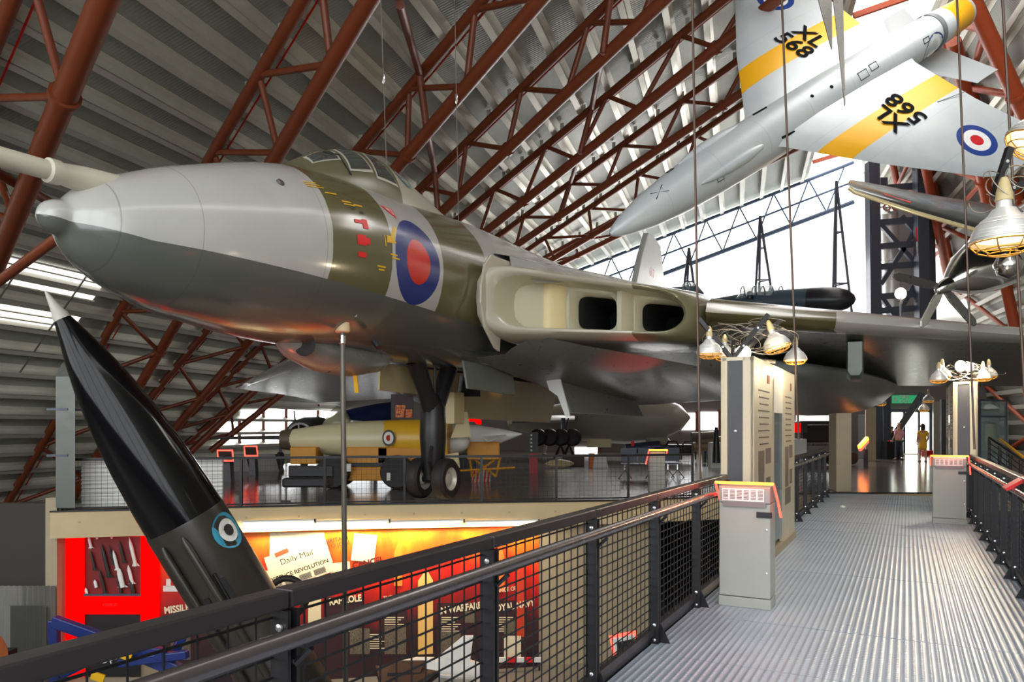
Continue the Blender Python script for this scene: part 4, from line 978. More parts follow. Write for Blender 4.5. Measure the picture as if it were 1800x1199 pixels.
# ================================================================ POLISHED PROPELLER AIRCRAFT (upper right)
pO = U(1664, 502, 17.0); pd = Vector((.86, .2, .45)).normalized()
pa = thing('propeller_aircraft', 'polished bare-metal propeller aircraft hanging nose-down at the right', 'aircraft', pO)
b = B(); b.lathe(pO, pd, [(-.1, .04), (0, .12), (.25, .3), (.6, .5), (1.2, .68), (2.2, .8), (3.6, .86), (6, .8)], 28); b.build('fuselage', m_chrome, pa, smooth=50)
b = B(); b.lathe(pO-pd*.35, pd, [(0, .02), (.08, .1), (.25, .16), (.45, .18)], 16); b.build('spinner', m_chrome, pa, smooth=50)
m_blade = mk('blade_dark_metal', L(88, 86, 84), .3, .6, .1, 4)
for (px, py, mt) in ((1570, 484, m_blade), (1620, 575, m_chrome), (1716, 572, m_blade)):
    tip = U(px, py, 16.9); rt = pO-pd*.1; d = tip-rt; sd = Vector((0, 0, 1)).cross(d.normalized()).normalized()*.1 if False else d.cross(Vector((0, 1, .15))).normalized()*.1
    b = B(); b.prism([rt-sd*.5, rt+d*.3-sd, rt+d*.9-sd*.9, tip-sd*.3, tip+sd*.3, rt+d*.9+sd*.9, rt+d*.3+sd, rt+sd*.5], Vector((0, .05, 0))); b.build('propeller_blade', mt, pa, bevel=.015)
b = B()
def wsec(LE, TE, th, n=7):
    LE, TE = Vector(LE), Vector(TE); up, lo = [], []
    for k in range(n):
        t = (1-math.cos(math.pi*k/(n-1)))/2; h = th*(2.6*math.sqrt(t)*(1-t)+.03); p = LE+(TE-LE)*t; up.append(p+Vector((0, 0, h))); lo.append(p-Vector((0, 0, h*.6)))
    return up+list(reversed(lo))[1:]
m_darkwing = mk('dark_polished_wing', L(58, 60, 62), .2, .5, .2, 1.5)
b.rings([wsec(U(1490, 326, 15.2), U(1497, 316, 16.2), .05), wsec(U(1500, 336, 15), U(1530, 322, 17), .09), wsec(U(1610, 372, 15), U(1650, 345, 18), .13), wsec(U(1745, 412, 15.2), U(1800, 368, 19), .17), wsec(U(1840, 440, 15.4), U(1880, 385, 19.5), .2)]); b.build('wing', m_darkwing, pa, smooth=50)
b = B(); b.path([U(1492, 330, 14.96), U(1502, 338, 14.95), U(1610, 374, 14.93), U(1745, 413, 15.12), U(1840, 441, 15.3)], .045, 8); b.build('leading_edge_strip', mk('edge_cream', L(214, 200, 160), .25, .5), pa, smooth=50)
b = B(); b.path([U(1552, 342, 15.35), U(1575, 350, 15.35), U(1600, 357, 15.3)], .03, 5); b.build('red_marking', m_sred, pa)
b = B(); b.lathe(U(1772, 466, 15.5), (0, 0, 1), [(-.28, .01), (-.2, .2), (0, .29), (.2, .2), (.28, .01)], 20); b.build('polished_ball', m_chrome, pa, smooth=60)  # polished ball added beside the fuselage, below the large lamp
# ================================================================ SERVICE TOWER
tw = thing('service_tower', 'dark grey steel lattice tower with a round ventilation duct inside', 'tower', G(1580, 751+1300*1.6/38))
DT = 38.0
def TP(px, py, d=0.): return U(px, py, DT+d)
for (px, d, zf) in ((1539, 0, 0), (1623, -.4, 4.2), (1556, 2.5, 0), (1637, 2.0, 4.2)):
    b = B(); b.beam(Vector((U(px, 751, DT+d).x, DT+d, zf)), Vector((U(px-6, 751, DT+d).x, DT+d, 15.2)), .55 if d <= 0 else .4, .5, (0, 1, 0)); b.build('column', m_steel, tw)
for k, y in enumerate((330, 390, 432, 468, 520, 545, 657)):
    b = B(); b.beam(TP(1542, y+2), TP(1620, y-4), .22, .3); b.build('cross_beam', m_steel, tw)
for (a, c) in (((1548, 500), (1615, 395)), ((1548, 395), (1615, 470)), ((1575, 560), (1622, 470)), ((1548, 520), (1575, 560)), ((1585, 380), (1622, 425))):
    b = B(); b.beam(TP(*a), TP(*c), .18, .22); b.build('diagonal', m_steel, tw)
b = B(); b.tube(TP(1569, 655, 1.2), TP(1563, 345, 1.2), .42, n=20); b.build('round_duct', m_alu, tw, smooth=50)
for k in range(7):
    p = TP(1568-k*.7, 560-k*33, 1.2); b = B(); b.lathe(p, (0, 0, 1), [(0, .42), (.03, .46), (.08, .46), (.11, .42)], 20, cap=False); b.build('duct_rib', m_alu, tw, smooth=40)
b = B(); b.lathe(TP(1563, 362, 1.0), (0, -1, 0), [(-.3, .5), (.3, .5), (.32, .2)], 20); b.build('duct_head', m_alu, tw, smooth=40)
for dx in (-7, 9): b = B(); b.lathe(TP(1561+dx, 366, .6), (0, -1, -.1), [(0, .22), (.25, .2), (.25, .14), (.05, .1)], 16, cap=False); b.build('duct_nozzle', m_chrome, tw, smooth=40)
for k in range(8):
    b = B(); b.tube(TP(1613+k*1.0, 400+k*25, -.5), TP(1614+k*1.0, 425+k*25, -.5), .09, n=8); b.build('marker_band', m_sred if k % 2 == 0 else m_white, tw)
b = B(); b.poly([TP(1545, 330, 2.6), TP(1625, 330, 2.6), TP(1632, 660, 2.6), TP(1545, 660, 2.6)]); b.build('back_cladding', mk('cladding_pale', L(186, 186, 190), .5), tw)
spot('glowing floodlight on a thin stand in front of the grey tower', U(1583, 516, 30), .24, 60)
b = B(); b.tube(U(1583, 520, 30), U(1585, 640, 30), .04, n=6); tag(b.build('light_stand', m_steel), 'thin stand below the floodlight near the grey tower', 'stand')
# lattice masts in front of the white wall
def mast(label, ax, ay, bx0, bx1, by, D):
    t = thing('lattice_mast', label, 'mast', U((bx0+bx1)/2, by, D)); ap = U(ax, ay, D); w_ = (bx1-bx0)/F*D
    feet = [U(bx0, by, D), U(bx1, by, D), U((bx0+bx1)/2, by, D)+Vector((0, w_*.8, 0))]
    for f in feet: b = B(); b.tube(ap, f, .07, n=6); b.build('leg', m_steel, t)
    for fr in (.35, .7, 1.):
        q = [ap+(f-ap)*fr for f in feet]
        for i in range(3): b = B(); b.tube(q[i], q[(i+1) % 3], .045, n=6); b.build('ring_bar', m_steel, t)
    return t
mast('lattice mast standing before the white wall, left of the middle one', 1211, 436, 1200, 1222, 520, 40)
mast('middle lattice mast rising above the black-nosed jet', 1336, 380, 1326, 1360, 540, 40)
mast('tallest lattice mast before the white wall, nearest the grey tower', 1470, 318, 1462, 1500, 575, 40)
# dark jet seen above the wing
dj = thing('night_fighter_jet', 'dark blue-grey jet with black rounded nose showing above the bomber wing', 'aircraft', U(1330, 540, 35))
a0, a1 = U(1250, 533, 37), U(1469, 527, 34); dd = a1-a0; l_ = dd.length
m_dblue = mk('jet_blue_grey', L(58, 78, 92), .4, 0, .1, 2); m_blackn = mk('radome_black', L(24, 28, 36), .3)
b = B(); b.lathe(a0, dd, [(0, .2), (1.5, .42), (3, .52), (4.6, .58)], 22); b.build('fuselage', m_dblue, dj, smooth=50)
b = B(); b.lathe(a0, dd, [(4.55, .58), (5.2, .6), (5.9, .55), (6.3, .42), (6.55, .2), (6.62, .02)], 22); b.build('radome', m_blackn, dj, smooth=60)
cg = glass('canopy_clear', (.55, .7, .72), .35, .04)
b = B(); b.rings([[U(px, py, 35.4)+Vector((0, math.cos(t)*.35, math.sin(t)*h_)) for t in [math.pi*k/10 for k in range(11)]] for px, py, h_ in ((1295, 524, .02), (1305, 522, .3), (1325, 521, .5), (1355, 522, .55), (1372, 523, .4), (1388, 525, .02))], close=False); b.build('canopy', cg, dj, smooth=60)
for px in (1305, 1325, 1340, 1355, 1372): b = B(); b.path([U(px, 523, 35.4)+Vector((0, math.cos(t)*.37, math.sin(t)*.53)) for t in [math.pi*k/10 for k in range(11)]], .03, 5); b.build('canopy_frame', m_steel, dj)
for px in (1318, 1345): b = B(); b.lathe(U(px, 518, 35.4), (0, 0, 1), [(-.2, .15), (0, .18), (.12, .14), (.18, .02)], 10); b.build('headrest', m_blackn, dj, smooth=60)
dj2 = thing('glazed_cockpit_jet', 'small glazed cockpit of another jet above the wing root beside the left mast', 'aircraft', U(1205, 525, 37))
b = B(); b.lathe(U(1150, 520, 38), U(1235, 516, 37)-U(1150, 520, 38), [(0, .2), (1, .4), (2.2, .4), (2.5, .05)], 16); b.build('fuselage', m_dblue, dj2, smooth=50)
b = B(); b.rings([[U(px, 512, 37.2)+Vector((0, math.cos(t)*.3, math.sin(t)*h_)) for t in [math.pi*k/8 for k in range(9)]] for px, h_ in ((1196, .02), (1202, .3), (1212, .4), (1220, .3), (1226, .02))], close=False); b.build('canopy', cg, dj2, smooth=60)
for px in (1202, 1212, 1220): b = B(); b.path([U(px, 512, 37.2)+Vector((0, math.cos(t)*.32, math.sin(t)*.4)) for t in [math.pi*k/8 for k in range(9)]], .03, 5); b.build('canopy_frame', m_steel, dj2)
# ================================================================ BLACK ROCKET leaning up from the lower hall
rt0 = U(80, 512, 9.3); rt1 = U(440, 1100, 10.3); rd = (rt1-rt0).normalized(); rl = (rt0.z+3.58)/-rd.z
rk = thing('black_rocket', 'tall glossy black rocket with white tip leaning up from the lower hall', 'rocket', rt0+rd*rl)
m_gloss = mk('gloss_black', L(14, 13, 15), .1, 0, spec=.28); m_rbody = mk('rocket_olive_black', L(52, 48, 42), .32, .2, .3, 3)
b = B(); b.lathe(rt0, rd, [(0, .012), (.06, .03), (.2, .06), (.3, .085), (.31, .098), (.4, .105)], 24); b.build('nose_tip', mk('rocket_tip', L(190, 184, 172), .4), rk, smooth=50)
b = B(); b.lathe(rt0, rd, [(.39, .105), (.6, .165), (.9, .25), (1.3, .34), (1.8, .42), (2.4, .48), (3.0, .515), (3.35, .525)], 32, cap=False); b.build('nose_cone', m_gloss, rk, smooth=50)
b = B(); b.lathe(rt0, rd, [(3.35, .53), (3.38, .535), (4.4, .54), (5.6, .54), (5.62, .55), (5.7, .55), (5.72, .54), (rl-.5, .54), (rl, .5)], 32); b.build('body', m_rbody, rk, smooth=40)
rx, ry = B().frame(rd)
tocam = (Vector((0, 0, EYE))-rt0-rd*4); tocam = (tocam-rd*tocam.dot(rd)).normalized(); side = rd.cross(tocam).normalized()
def RP_(l, ang, r): return rt0+rd*l+(tocam*math.cos(ang)+side*math.sin(ang))*r
for (l, ang) in ((4.35, 0.0), (4.5, .55), (4.9, -.9)):
    b = B(); b.box(RP_(l, ang, .55), (.06, .06, .3), Matrix((side, tocam, rd)).transposed()); b.build('access_hatch', m_black, rk)
b = B(); b.path([RP_(4.1, .05, .555), RP_(4.1, .12, .555), RP_(4.55, .14, .555), RP_(4.55, .07, .555), RP_(4.1, .05, .555)], .008, 4); b.build('handle_loop', m_black, rk)
def disc(l, ang, r0, mat, nm, out):
    b = B(); b.poly([RP_(l+r0*1.0*math.cos(2*math.pi*k/20), ang+r0*math.sin(2*math.pi*k/20)/.54, out) for k in range(20)]); b.build(nm, mat, rk)
angR = 0
best = None
for k in range(160):
    a = -math.pi+k*2*math.pi/160; p = RP_(3.72, a, .545); px = CX+F*p.x/p.y; 
    if (p-rt0-rd*3.75).dot(-p+Vector((0, 0, EYE))) > 0 and (best is None or abs(px-402) < best[0]): best = (abs(px-402), a)
angR = best[1]
for ang in (-1.15, -.55, .25, .8):
    if abs(ang-angR) < .6: continue
    b = B(); b.path([RP_(3.5, ang, .55), RP_(3.62, ang, .575), RP_(rl-.8, ang, .575)], [.02, .05, .05], 8); b.build('conduit', m_rbody, rk, smooth=50)
disc(3.72, angR, .25, mk('roundel_cyan', L(60, 150, 180), .4), 'roundel_ring', .547); disc(3.72, angR, .16, m_white, 'roundel_white', .551); disc(3.72, angR, .08, mk('roundel_dark', L(40, 36, 40), .5), 'roundel_centre', .555)
for k in range(4):
    a = k*math.pi/2+.5; b = B(); d = tocam*math.cos(a)+side*math.sin(a); p = rt0+rd*(rl-1.6)
    b.prism([p+d*.52, p+d*1.05+rd*.9, p+d*1.05+rd*1.4, p+d*.5+rd*1.4], rd.cross(d)*.03); b.build('tail_fin', m_rbody, rk)
# ================================================================ LOWER HALL WALL, LIGHT BOX AND GRAPHICS
wa, wb = Vector((-8.75, 14.35, 0)), Vector((3.2, 16.6, 0)); wd = (wb-wa).normalized(); wn = Vector((wd.y, -wd.x, 0))   # wn towards camera
def WH(px, py, out=0.):
    xr = (px-CX)/F; a = wa+wn*out; t = (xr*a.y-a.x)/(wd.x-xr*wd.y); p = a+wd*t; p.z = EYE+(HY-py)/F*p.y; return p
lowwall = thing('wall_lower', None, None, kind='structure')
b = B(); b.prism([wa-Vector((0, 0, .1)), wb-Vector((0, 0, .1)), wb-Vector((0, 0, 3.6)), wa-Vector((0, 0, 3.6))], -wn*.25); b.build('concrete_wall', m_conc2, lowwall)
b = B(); b.box(WH(104, 1000, .0)+Vector((0, 0, -.6)), (.22, .5, 4.0)); b.build('concrete_pier', m_conc2, lowwall)
def panel(name, x0, y0, x1, y1, mat, parent, out=.03, th=.02, bevel=0):
    b = B(); b.prism([WH(x0, y0, out), WH(x1, y0, out), Vector((*WH(x1, y0, out)[:2], WH(x1, y1, out).z)), Vector((*WH(x0, y0, out)[:2], WH(x0, y1, out).z))], -wn*th); return b.build(name, mat, parent, bevel=bevel)
def rpanel(name, cx, cy, w_, h_, rot, mat, parent, out):
    c = WH(cx, cy, out); k = c.y/F; ux = wd*math.cos(rot)+Vector((0, 0, math.sin(rot))); uy = -wd*math.sin(rot)+Vector((0, 0, math.cos(rot)))
    b = B(); b.prism([c+ux*(a*w_*k/2)+uy*(e*h_*k/2) for a, e in ((-1, -1), (1, -1), (1, 1), (-1, 1))], -wn*.01); return b.build(name, mat, parent), c, ux, uy, k
# red light box
lb = thing('red_light_box', 'glowing red light box framing a showcase of model rockets', 'light box', WH(196, 1150, .3))
m_red = emit('red_backlit_acrylic', (1.0, .0, .0), .95, (.2, .0, .0)); m_red.node_tree.nodes['Principled BSDF'].inputs['Specular IOR Level'].default_value = .05; m_red.node_tree.nodes['Principled BSDF'].inputs['Roughness'].default_value = .8
for (x0, y0, x1, y1) in ((115, 940, 147, 1148), (247, 940, 279, 1148), (147, 1048, 247, 1080), (147, 940, 247, 943), (115, 1100, 148, 1190), (246, 1100, 279, 1150)): panel('red_panel', x0, y0, x1, y1, m_red, lb, .12, .06)
m_dred = mk('showcase_dark_red', L(120, 14, 12), .5)
sc_back = panel('showcase_back', 147, 943, 247, 1048, m_dred, lb, .03)
panel('showcase_frame', 147, 1044, 247, 1048, m_steel, lb, .13, .02)
panel('black_recess', 147, 1080, 247, 1190, m_dark, lb, .05)
text('light_box_lettering', 'MISSILES', WH(180, 1066, .125), wd, (0, 0, 1), .075, mk('dim_red_letter', L(120, 4, 4), .6), lb)
rnd = random.Random(4)
mods = [(158, 953, 6, 22, 0), (163, 985, 6, 36, 1), (185, 985, 8, 62, 1), (203, 985, 7, 36, 0), (214, 970, 6, 40, 1), (233, 970, 8, 52, 0), (195, 975, 5, 36, 1), (212, 1015, 11, 36, 0), (229, 1010, 8, 34, 0), (180, 1022, 6, 44, 1), (210, 1030, 6, 40, 1), (168, 1026, 7, 14, 0), (232, 1030, 9, 32, 1), (152, 1040, 6, 14, 0), (170, 944, 5, 8, 0), (196, 943, 5, 8, 0)]
for i, (px, py, w_, h_, dk) in enumerate(mods):
    c = WH(px, py, .08); k = c.y/F; d = (Vector((0, 0, 1))-wd*.22).normalized(); r = w_*k/2*.8; l_ = h_*k
    t = tag(thing('model_rocket', None, None, c-d*l_/2), '%s model rocket in the red showcase, %s' % ('dark' if dk else 'white', ['beside the left frame at the top', 'short one at the upper left', 'tallest, left of centre', 'slim with a fine nose, at the centre top', 'near the top right', 'striped and tall in the right top corner', 'thin between the two tall ones', 'stout with fins at the lower centre right', 'second stout one at the lower right', 'leaning at the lower left of centre', 'leaning at the bottom centre', 'tiny at the lower left', 'bottom right corner, tall', 'bottom left corner, tiny', 'tip showing at the top edge left', 'tip showing at the top edge centre'][i]), 'model rocket', 'model rockets in the red showcase')
    mt = mk('model_dark', L(40, 38, 34), .5) if dk else m_white
    b = B(); b.lathe(c-d*l_/2, d, [(0, r), (l_*.7, r), (l_*.85, r*.7), (l_, .004)], 10); b.build('body', mt, t, smooth=50)
    if h_ > 20:
        b = B()
        for s_ in (-1, 1): p = c-d*l_/2; b.prism([p+wd*s_*r, p+wd*s_*r*2, p+d*l_*.12+wd*s_*r], wn*.01)
        b.build('fins', mt, t)
# graphic wall
gw = thing('graphic_wall', 'brightly lit red and orange exhibition graphic with newspaper cuttings', 'exhibition panel', WH(610, 1180, .1))
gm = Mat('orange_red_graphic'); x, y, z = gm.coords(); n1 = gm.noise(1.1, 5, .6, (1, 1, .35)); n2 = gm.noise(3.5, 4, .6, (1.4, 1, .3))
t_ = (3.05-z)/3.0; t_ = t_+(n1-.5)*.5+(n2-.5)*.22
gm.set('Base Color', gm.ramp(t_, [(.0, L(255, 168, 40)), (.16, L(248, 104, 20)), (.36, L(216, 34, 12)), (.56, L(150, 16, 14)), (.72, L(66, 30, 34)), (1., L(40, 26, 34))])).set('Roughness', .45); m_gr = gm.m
# shift the pattern so that it is anchored to the panel
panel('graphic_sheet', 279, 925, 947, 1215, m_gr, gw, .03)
# keep object coords in world: gw parts are local to gw, shift handled below
m_news = Mat('newsprint'); n1 = m_news.noise(40, 3, .7, (1, 1, 3)); m_news.set('Base Color', m_news.ramp(n1, [(.35, L(206, 190, 160)), (.6, L(240, 228, 200))])).set('Roughness', .7); m_news = m_news.m
m_newsink = mk('newsprint_ink', L(46, 38, 32), .8); m_title = mk('title_cream', L(240, 226, 190), .6); m_maroon = mk('dark_maroon_panel', L(56, 28, 34), .5)
panel('newspaper', 474, 936, 570, 1010, m_news, gw, .045, .01)
_, c, ux, uy, k = rpanel('newspaper', 525, 985, 108, 46, .30, m_news, gw, .06)
text('newspaper_masthead', 'Daily Mail', c-ux*.36+uy*.02, ux, uy, .17, m_newsink, gw)
_, c, ux, uy, k = rpanel('newspaper', 525, 1005, 112, 40, .32, m_news, gw, .07)
text('newspaper_headline', 'DEFENCE REVOLUTION', c-ux*.6-uy*.02, ux, uy, .115, m_newsink, gw, bold=.003)
for kx in range(4):
    for j in range(6):
        b = B(); b.box(c-ux*(.5-kx*.3)-uy*(.08+j*.02)+wn*.006, (.24, .003, .008), Matrix((ux, wn, uy)).transposed()); b.build('news_line', m_newsink, gw)
rpanel('newspaper', 512, 962, 70, 30, .1, m_news, gw, .052); rpanel('skin_tone_print', 495, 972, 24, 8, .4, mk('print_brown', L(150, 84, 50), .6), gw, .062)
rpanel('newspaper', 640, 963, 40, 48, -.12, m_news, gw, .055); rpanel('newspaper', 598, 1000, 34, 22, .08, m_news, gw, .055)
text('newspaper_headline', 'BRITAIN\nTO JOIN', WH(574, 956, .06), wd+Vector((0, 0, .2)), (0, 0, 1), .12, m_newsink, gw)
text('newspaper_headline', 'CANCEL\nLINE', WH(620, 1000, .06), wd+Vector((0, 0, .2)), (0, 0, 1), .17, mk('dark_red_ink', L(96, 14, 14), .7), gw, bold=.006)
def rocket_print(x, y0, y1, w_, col):
    c0, c1 = WH(x, y0, .05), WH(x, y1, .05); k = c0.y/F*w_/2; b = B(); b.prism([c1-wd*k, c1+wd*k, c0+wd*k-Vector((0, 0, .25)), c0+wd*.02, c0-wd*k-Vector((0, 0, .25))], -wn*.01); b.build('printed_rocket', mk('print_rocket', col, .5), gw)
rocket_print(553, 1010, 1110, 22, L(232, 214, 176)); rocket_print(748, 1000, 1150, 26, L(236, 190, 110)); rocket_print(915, 975, 1120, 16, L(200, 60, 30)); rocket_print(700, 950, 1030, 14, L(250, 140, 40)); rocket_print(880, 960, 1040, 14, L(240, 110, 40))
for (x0, x1, y0) in ((570, 640, 1050), (672, 716, 1062), (768, 835, 1060), (862, 926, 1056), (285, 340, 1082)):
    panel('text_panel', x0, y0, x1, 1200, m_maroon, gw, .042, .01)
for (s_, px, py, sz, bl) in (('MISSILES', 289, 1079, .19, .006), ('RAF ROLE', 579, 1064, .19, .006), ('THE RISE OF THE', 674, 1056, .13, 0), ('IN WARFARE', 772, 1080, .2, .006), ('CHANGE OF', 862, 1044, .13, 0), ('ROYAL NAVY', 864, 1076, .2, .006)):
    text('panel_title', s_, WH(px, py, .055), wd+Vector((0, 0, .1)), (0, 0, 1), sz, m_title, gw, bold=bl, sx=.78)
for (px, py) in ((585, 1085), (776, 1085), (868, 1085), (642, 1115), (676, 1085)):
    for j in range(7): panel('caption_line', px, py+j*4, px+34-(j % 3)*5, py+j*4+1.4, m_title, gw, .05, .004)
for k_, (x0, y0, x1, y1) in enumerate(((615, 1105, 650, 1150), (676, 1100, 714, 1150), (816, 1075, 834, 1095), (886, 1090, 905, 1115), (886, 1118, 916, 1160), (775, 1110, 810, 1150), (300, 1110, 335, 1160))): panel('photograph', x0, y0, x1, y1, m_photo[k_ % 4] if k_ != 4 else m_news, gw, .056, .01)
panel('missile_print', 287, 1030, 318, 1040, m_white, gw, .05, .01); panel('missile_print', 292, 1018, 300, 1032, m_white, gw, .05, .01)
# fluorescent strip under the fascia
fs = thing('fluorescent_strip', 'long fluorescent strip light under the concrete edge above the graphics', 'strip light', WH(690, 912, .4))
for k in range(4):
    xa, xb = 425+k*131, 425+(k+1)*131-4
    b = B(); b.beam(WH(xa, 917, .42), WH(xb, 914, .42), .09, .03); b.build('batten', m_white, fs)
    b = B(); b.tube(WH(xa+3, 920, .42), WH(xb-3, 917, .42), .02, n=10); b.build('tube', emit('fluorescent_tube', (1, .86, .55), 2.2, (.9, .85, .7)) if k == 0 else bpy.data.materials['fluorescent_tube'], fs)
    b = B(); b.box(WH(xb+2, 914, .42)-Vector((0, 0, .02)), (.03, .06, .08)); b.build('end_cap', m_steel, fs)
    lt = bpy.data.lights.new('strip_light', 'AREA'); lt.shape = 'RECTANGLE'; lt.size = 1.4; lt.size_y = .12; lt.energy = 24; lt.color = (1, .83, .52)
    lo = bpy.data.objects.new('strip_light', lt); COL.objects.link(lo); p = WH((xa+xb)/2, 922, .45); lo.location = p
    lo.rotation_euler = (WH((xa+xb)/2, 1020, 0)-p).to_track_quat('-Z', 'Y').to_euler(); lo.rotation_euler.rotate_axis('Z', 0)
# lower left: dark wall, corrugated sheet, duct
b = B(); b.prism([U(-120, 885, 14.2), U(96, 885, 14.2), U(96, 1030, 14.2), U(-120, 1030, 14.2)], (0, .2, 0)); tag(b.build('wall_panel_dark', mk('dark_panel', L(52, 46, 40), .7)), None, None, kind='structure')
cs = thing('corrugated_shed', 'grey corrugated metal shed wall with a door in the lower left corner', 'shed', U(45, 1250, 14.0))
b = B(); n = 60; top = []
for k in range(n+1):
    p = U(-60+k*2.6, 1030, 14.0); p.y += .03*math.sin(k*1.6); top.append(p)
b.rings([top, [Vector((p.x, p.y, -3.55)) for p in top]], close=False); b.build('corrugated_sheet', mk('corrugated_zinc', L(140, 138, 132), .35, .5, .1, 4), cs, smooth=80)
b = B(); n = 40; top = []
for k in range(n+1):
    p = U(18+k*1.55, 1065, 13.9); p.y += .02*math.sin(k*2.1); top.append(p)
b.rings([top, [Vector((p.x, p.y, -3.55)) for p in top]], close=False); b.build('door', mk('corrugated_door', L(96, 96, 90), .45, .3, .1, 4), cs, smooth=80)
cdm = thing('cable_drum', 'orange-brown round drum end cut off by the lower left picture edge', 'drum', U(-28, 1330, 11.5))
b = B(); b.lathe(U(-28, 1152, 11.5), (0.05, -1, .1), [(0, .02), (0, .30), (.03, .36), (.06, .40), (.1, .42), (.3, .42)], 28); b.build('drum_flange', mk('drum_wood', L(200, 130, 80), .6, 0, .15, 4), cdm, smooth=40)
b = B(); c = U(-28, 1152, 11.5); b.box((c.x, c.y+.2, (c.z-3.6)/2), (.5, .4, c.z+3.6)); b.build('cradle', m_black, cdm)
vd = thing('ventilation_duct', 'galvanised square ventilation duct standing beside the rocket at the left', 'duct', U(120, 890, 14.0))
b = B(); b.rings([[U(px, py, D) for px, py, D in r] for r in ([(98, 893, 13.8), (132, 893, 13.8), (132, 893, 14.3), (98, 893, 14.3)], [(98, 662, 13.8), (132, 662, 13.8), (132, 662, 14.3), (98, 662, 14.3)], [(108, 640, 13.9), (142, 640, 13.9), (142, 640, 14.3), (108, 640, 14.3)], [(150, 600, 14.4), (176, 600, 14.4), (176, 600, 14.8), (150, 600, 14.8)])]); b.build('duct_body', mk('duct_zinc', L(98, 100, 96), .4, .4, .12, 3), vd)
for py in (720, 800): b = B(); b.box(U(115, py, 14.05), (.39, .53, .04)); b.build('duct_flange', m_steel, vd)
wpn = thing('quilted_white_panel', 'white ribbed panel behind the mesh railing, partly hidden by the rocket', 'panel', U(260, 893, 14.6))
p0, p1 = Vector((-8.35, 14.35, .05)), Vector((-5.85, 14.95, .05))
b = B(); b.prism([p0, p1, p1+Vector((0, 0, .95)), p0+Vector((0, 0, .95))], (0, .06, 0)); b.build('board', m_white, wpn)
for k in range(12): b = B(); b.tube(p0+Vector((0, -.01, .06+k*.078)), p1+Vector((0, -.01, .06+k*.078)), .022, n=6); b.build('rib', m_white, wpn)
# blue lifting machine and pieces on the lower floor
bl = thing('blue_lift_machine', 'dark blue articulated lifting machine in front of the red light box', 'machine', U(200, 1300, 12.8))
m_blue = mk('machine_blue', L(26, 44, 110), .35, 0, .1, 3)
for (a, c, w_) in (((95, 1090, 12.9), (100, 1268, 12.9), .16), ((95, 1092, 12.8), (200, 1130, 12.6), .2), ((190, 1128, 12.6), (330, 1185, 12.3), .22), ((110, 1185, 12.7), (200, 1140, 12.5), .16), ((200, 1140, 12.5), (290, 1150, 12.2), .2), ((290, 1180, 12.4), (335, 1090, 12.6), .14), ((210, 1165, 12.3), (330, 1150, 12.2), .14)):
    b = B(); b.beam(U(*a), U(*c), .14, w_); b.build('boom', m_blue, bl, bevel=.02)
for (px, py) in ((186, 1140), (220, 1152), (172, 1190)): b = B(); b.box(U(px, py, 12.15), (.22, .03, .13), Matrix.Rotation(.3, 3, 'Y')); b.build('yellow_decal', m_syel, bl)
text('machine_lettering', 'Opti', U(178, 1168, 12.1), (1, 0, .35), (0, 0, 1), .17, m_white, bl); text('machine_lettering', 'B', U(234, 1132, 12.3), (1, 0, .3), (0, 0, 1), .13, m_white, bl)
t = thing('standing_hoop', 'dark round hoop standing on the lower floor by the graphic wall', 'hoop', U(505, 1180, 13.2)); b = B(); c = U(505, 1050, 13.2)
b.path([c+Vector((.34*math.cos(a), 0, .34*math.sin(a))) for a in [2*math.pi*k/24 for k in range(25)]], .06, 8); b.build('rim', m_rubber, t, smooth=50)
b = B(); b.tube(c+Vector((0, 0, -.34)), Vector((c.x, c.y, -3.58)), .05, n=8); b.build('stand', m_black, t)
wm = thing('white_bomb', 'white finned bomb on a stand beside the graphic wall', 'bomb', U(790, 1260, 13.2))
b = B(); b.lathe(U(690, 1172, 13.0), U(840, 1185, 13.4)-U(690, 1172, 13.0), [(0, .02), (.15, .12), (.4, .2), (.9, .24), (1.4, .24), (1.6, .2)], 20); b.build('body', m_white, wm, smooth=50)
b = B(); b.prism([U(762, 1162, 13.2), U(815, 1118, 13.3), U(832, 1118, 13.3), U(825, 1172, 13.3)], (0, .05, 0)); b.build('fin', m_white, wm); b = B(); b.prism([U(690, 1178, 12.9), U(800, 1190, 12.5), U(840, 1190, 13)], (0, 0, -.04)); b.build('wing', m_white, wm)
b = B(); b.box(U(780, 1225, 13.2), (1.6, .5, .5)); b.build('stand', m_cream, wm)
t = thing('black_bench_top', 'black flat-topped stand at the bottom centre behind the railing', 'stand', U(680, 1260, 11.5)); b = B(); b.prism([U(660, 1170, 12.2), U(710, 1168, 12.2), U(772, 1180, 11.4), U(745, 1200, 10.8), U(668, 1200, 10.8)], (0, 0, -.08)); b.build('top', m_dark, t); b = B(); b.box(U(715, 1250, 11.6), (.5, .6, 1.4)); b.build('pedestal', m_dark, t)
t = thing('striped_barrier_bar', 'low red and white striped bar along the foot of the graphic wall', 'barrier', WH(905, 1185, .3))
for k in range(6): b = B(); b.beam(WH(862+k*15, 1160, .3), WH(877+k*15, 1160, .3), .05, .1); b.build('stripe', m_sred if k % 2 == 0 else m_white, t)
for px in (866, 948): b = B(); b.tube(WH(px, 1163, .3), Vector((*WH(px, 1163, .3)[:2], -3.6)), .025, n=6); b.build('post', m_black, t)
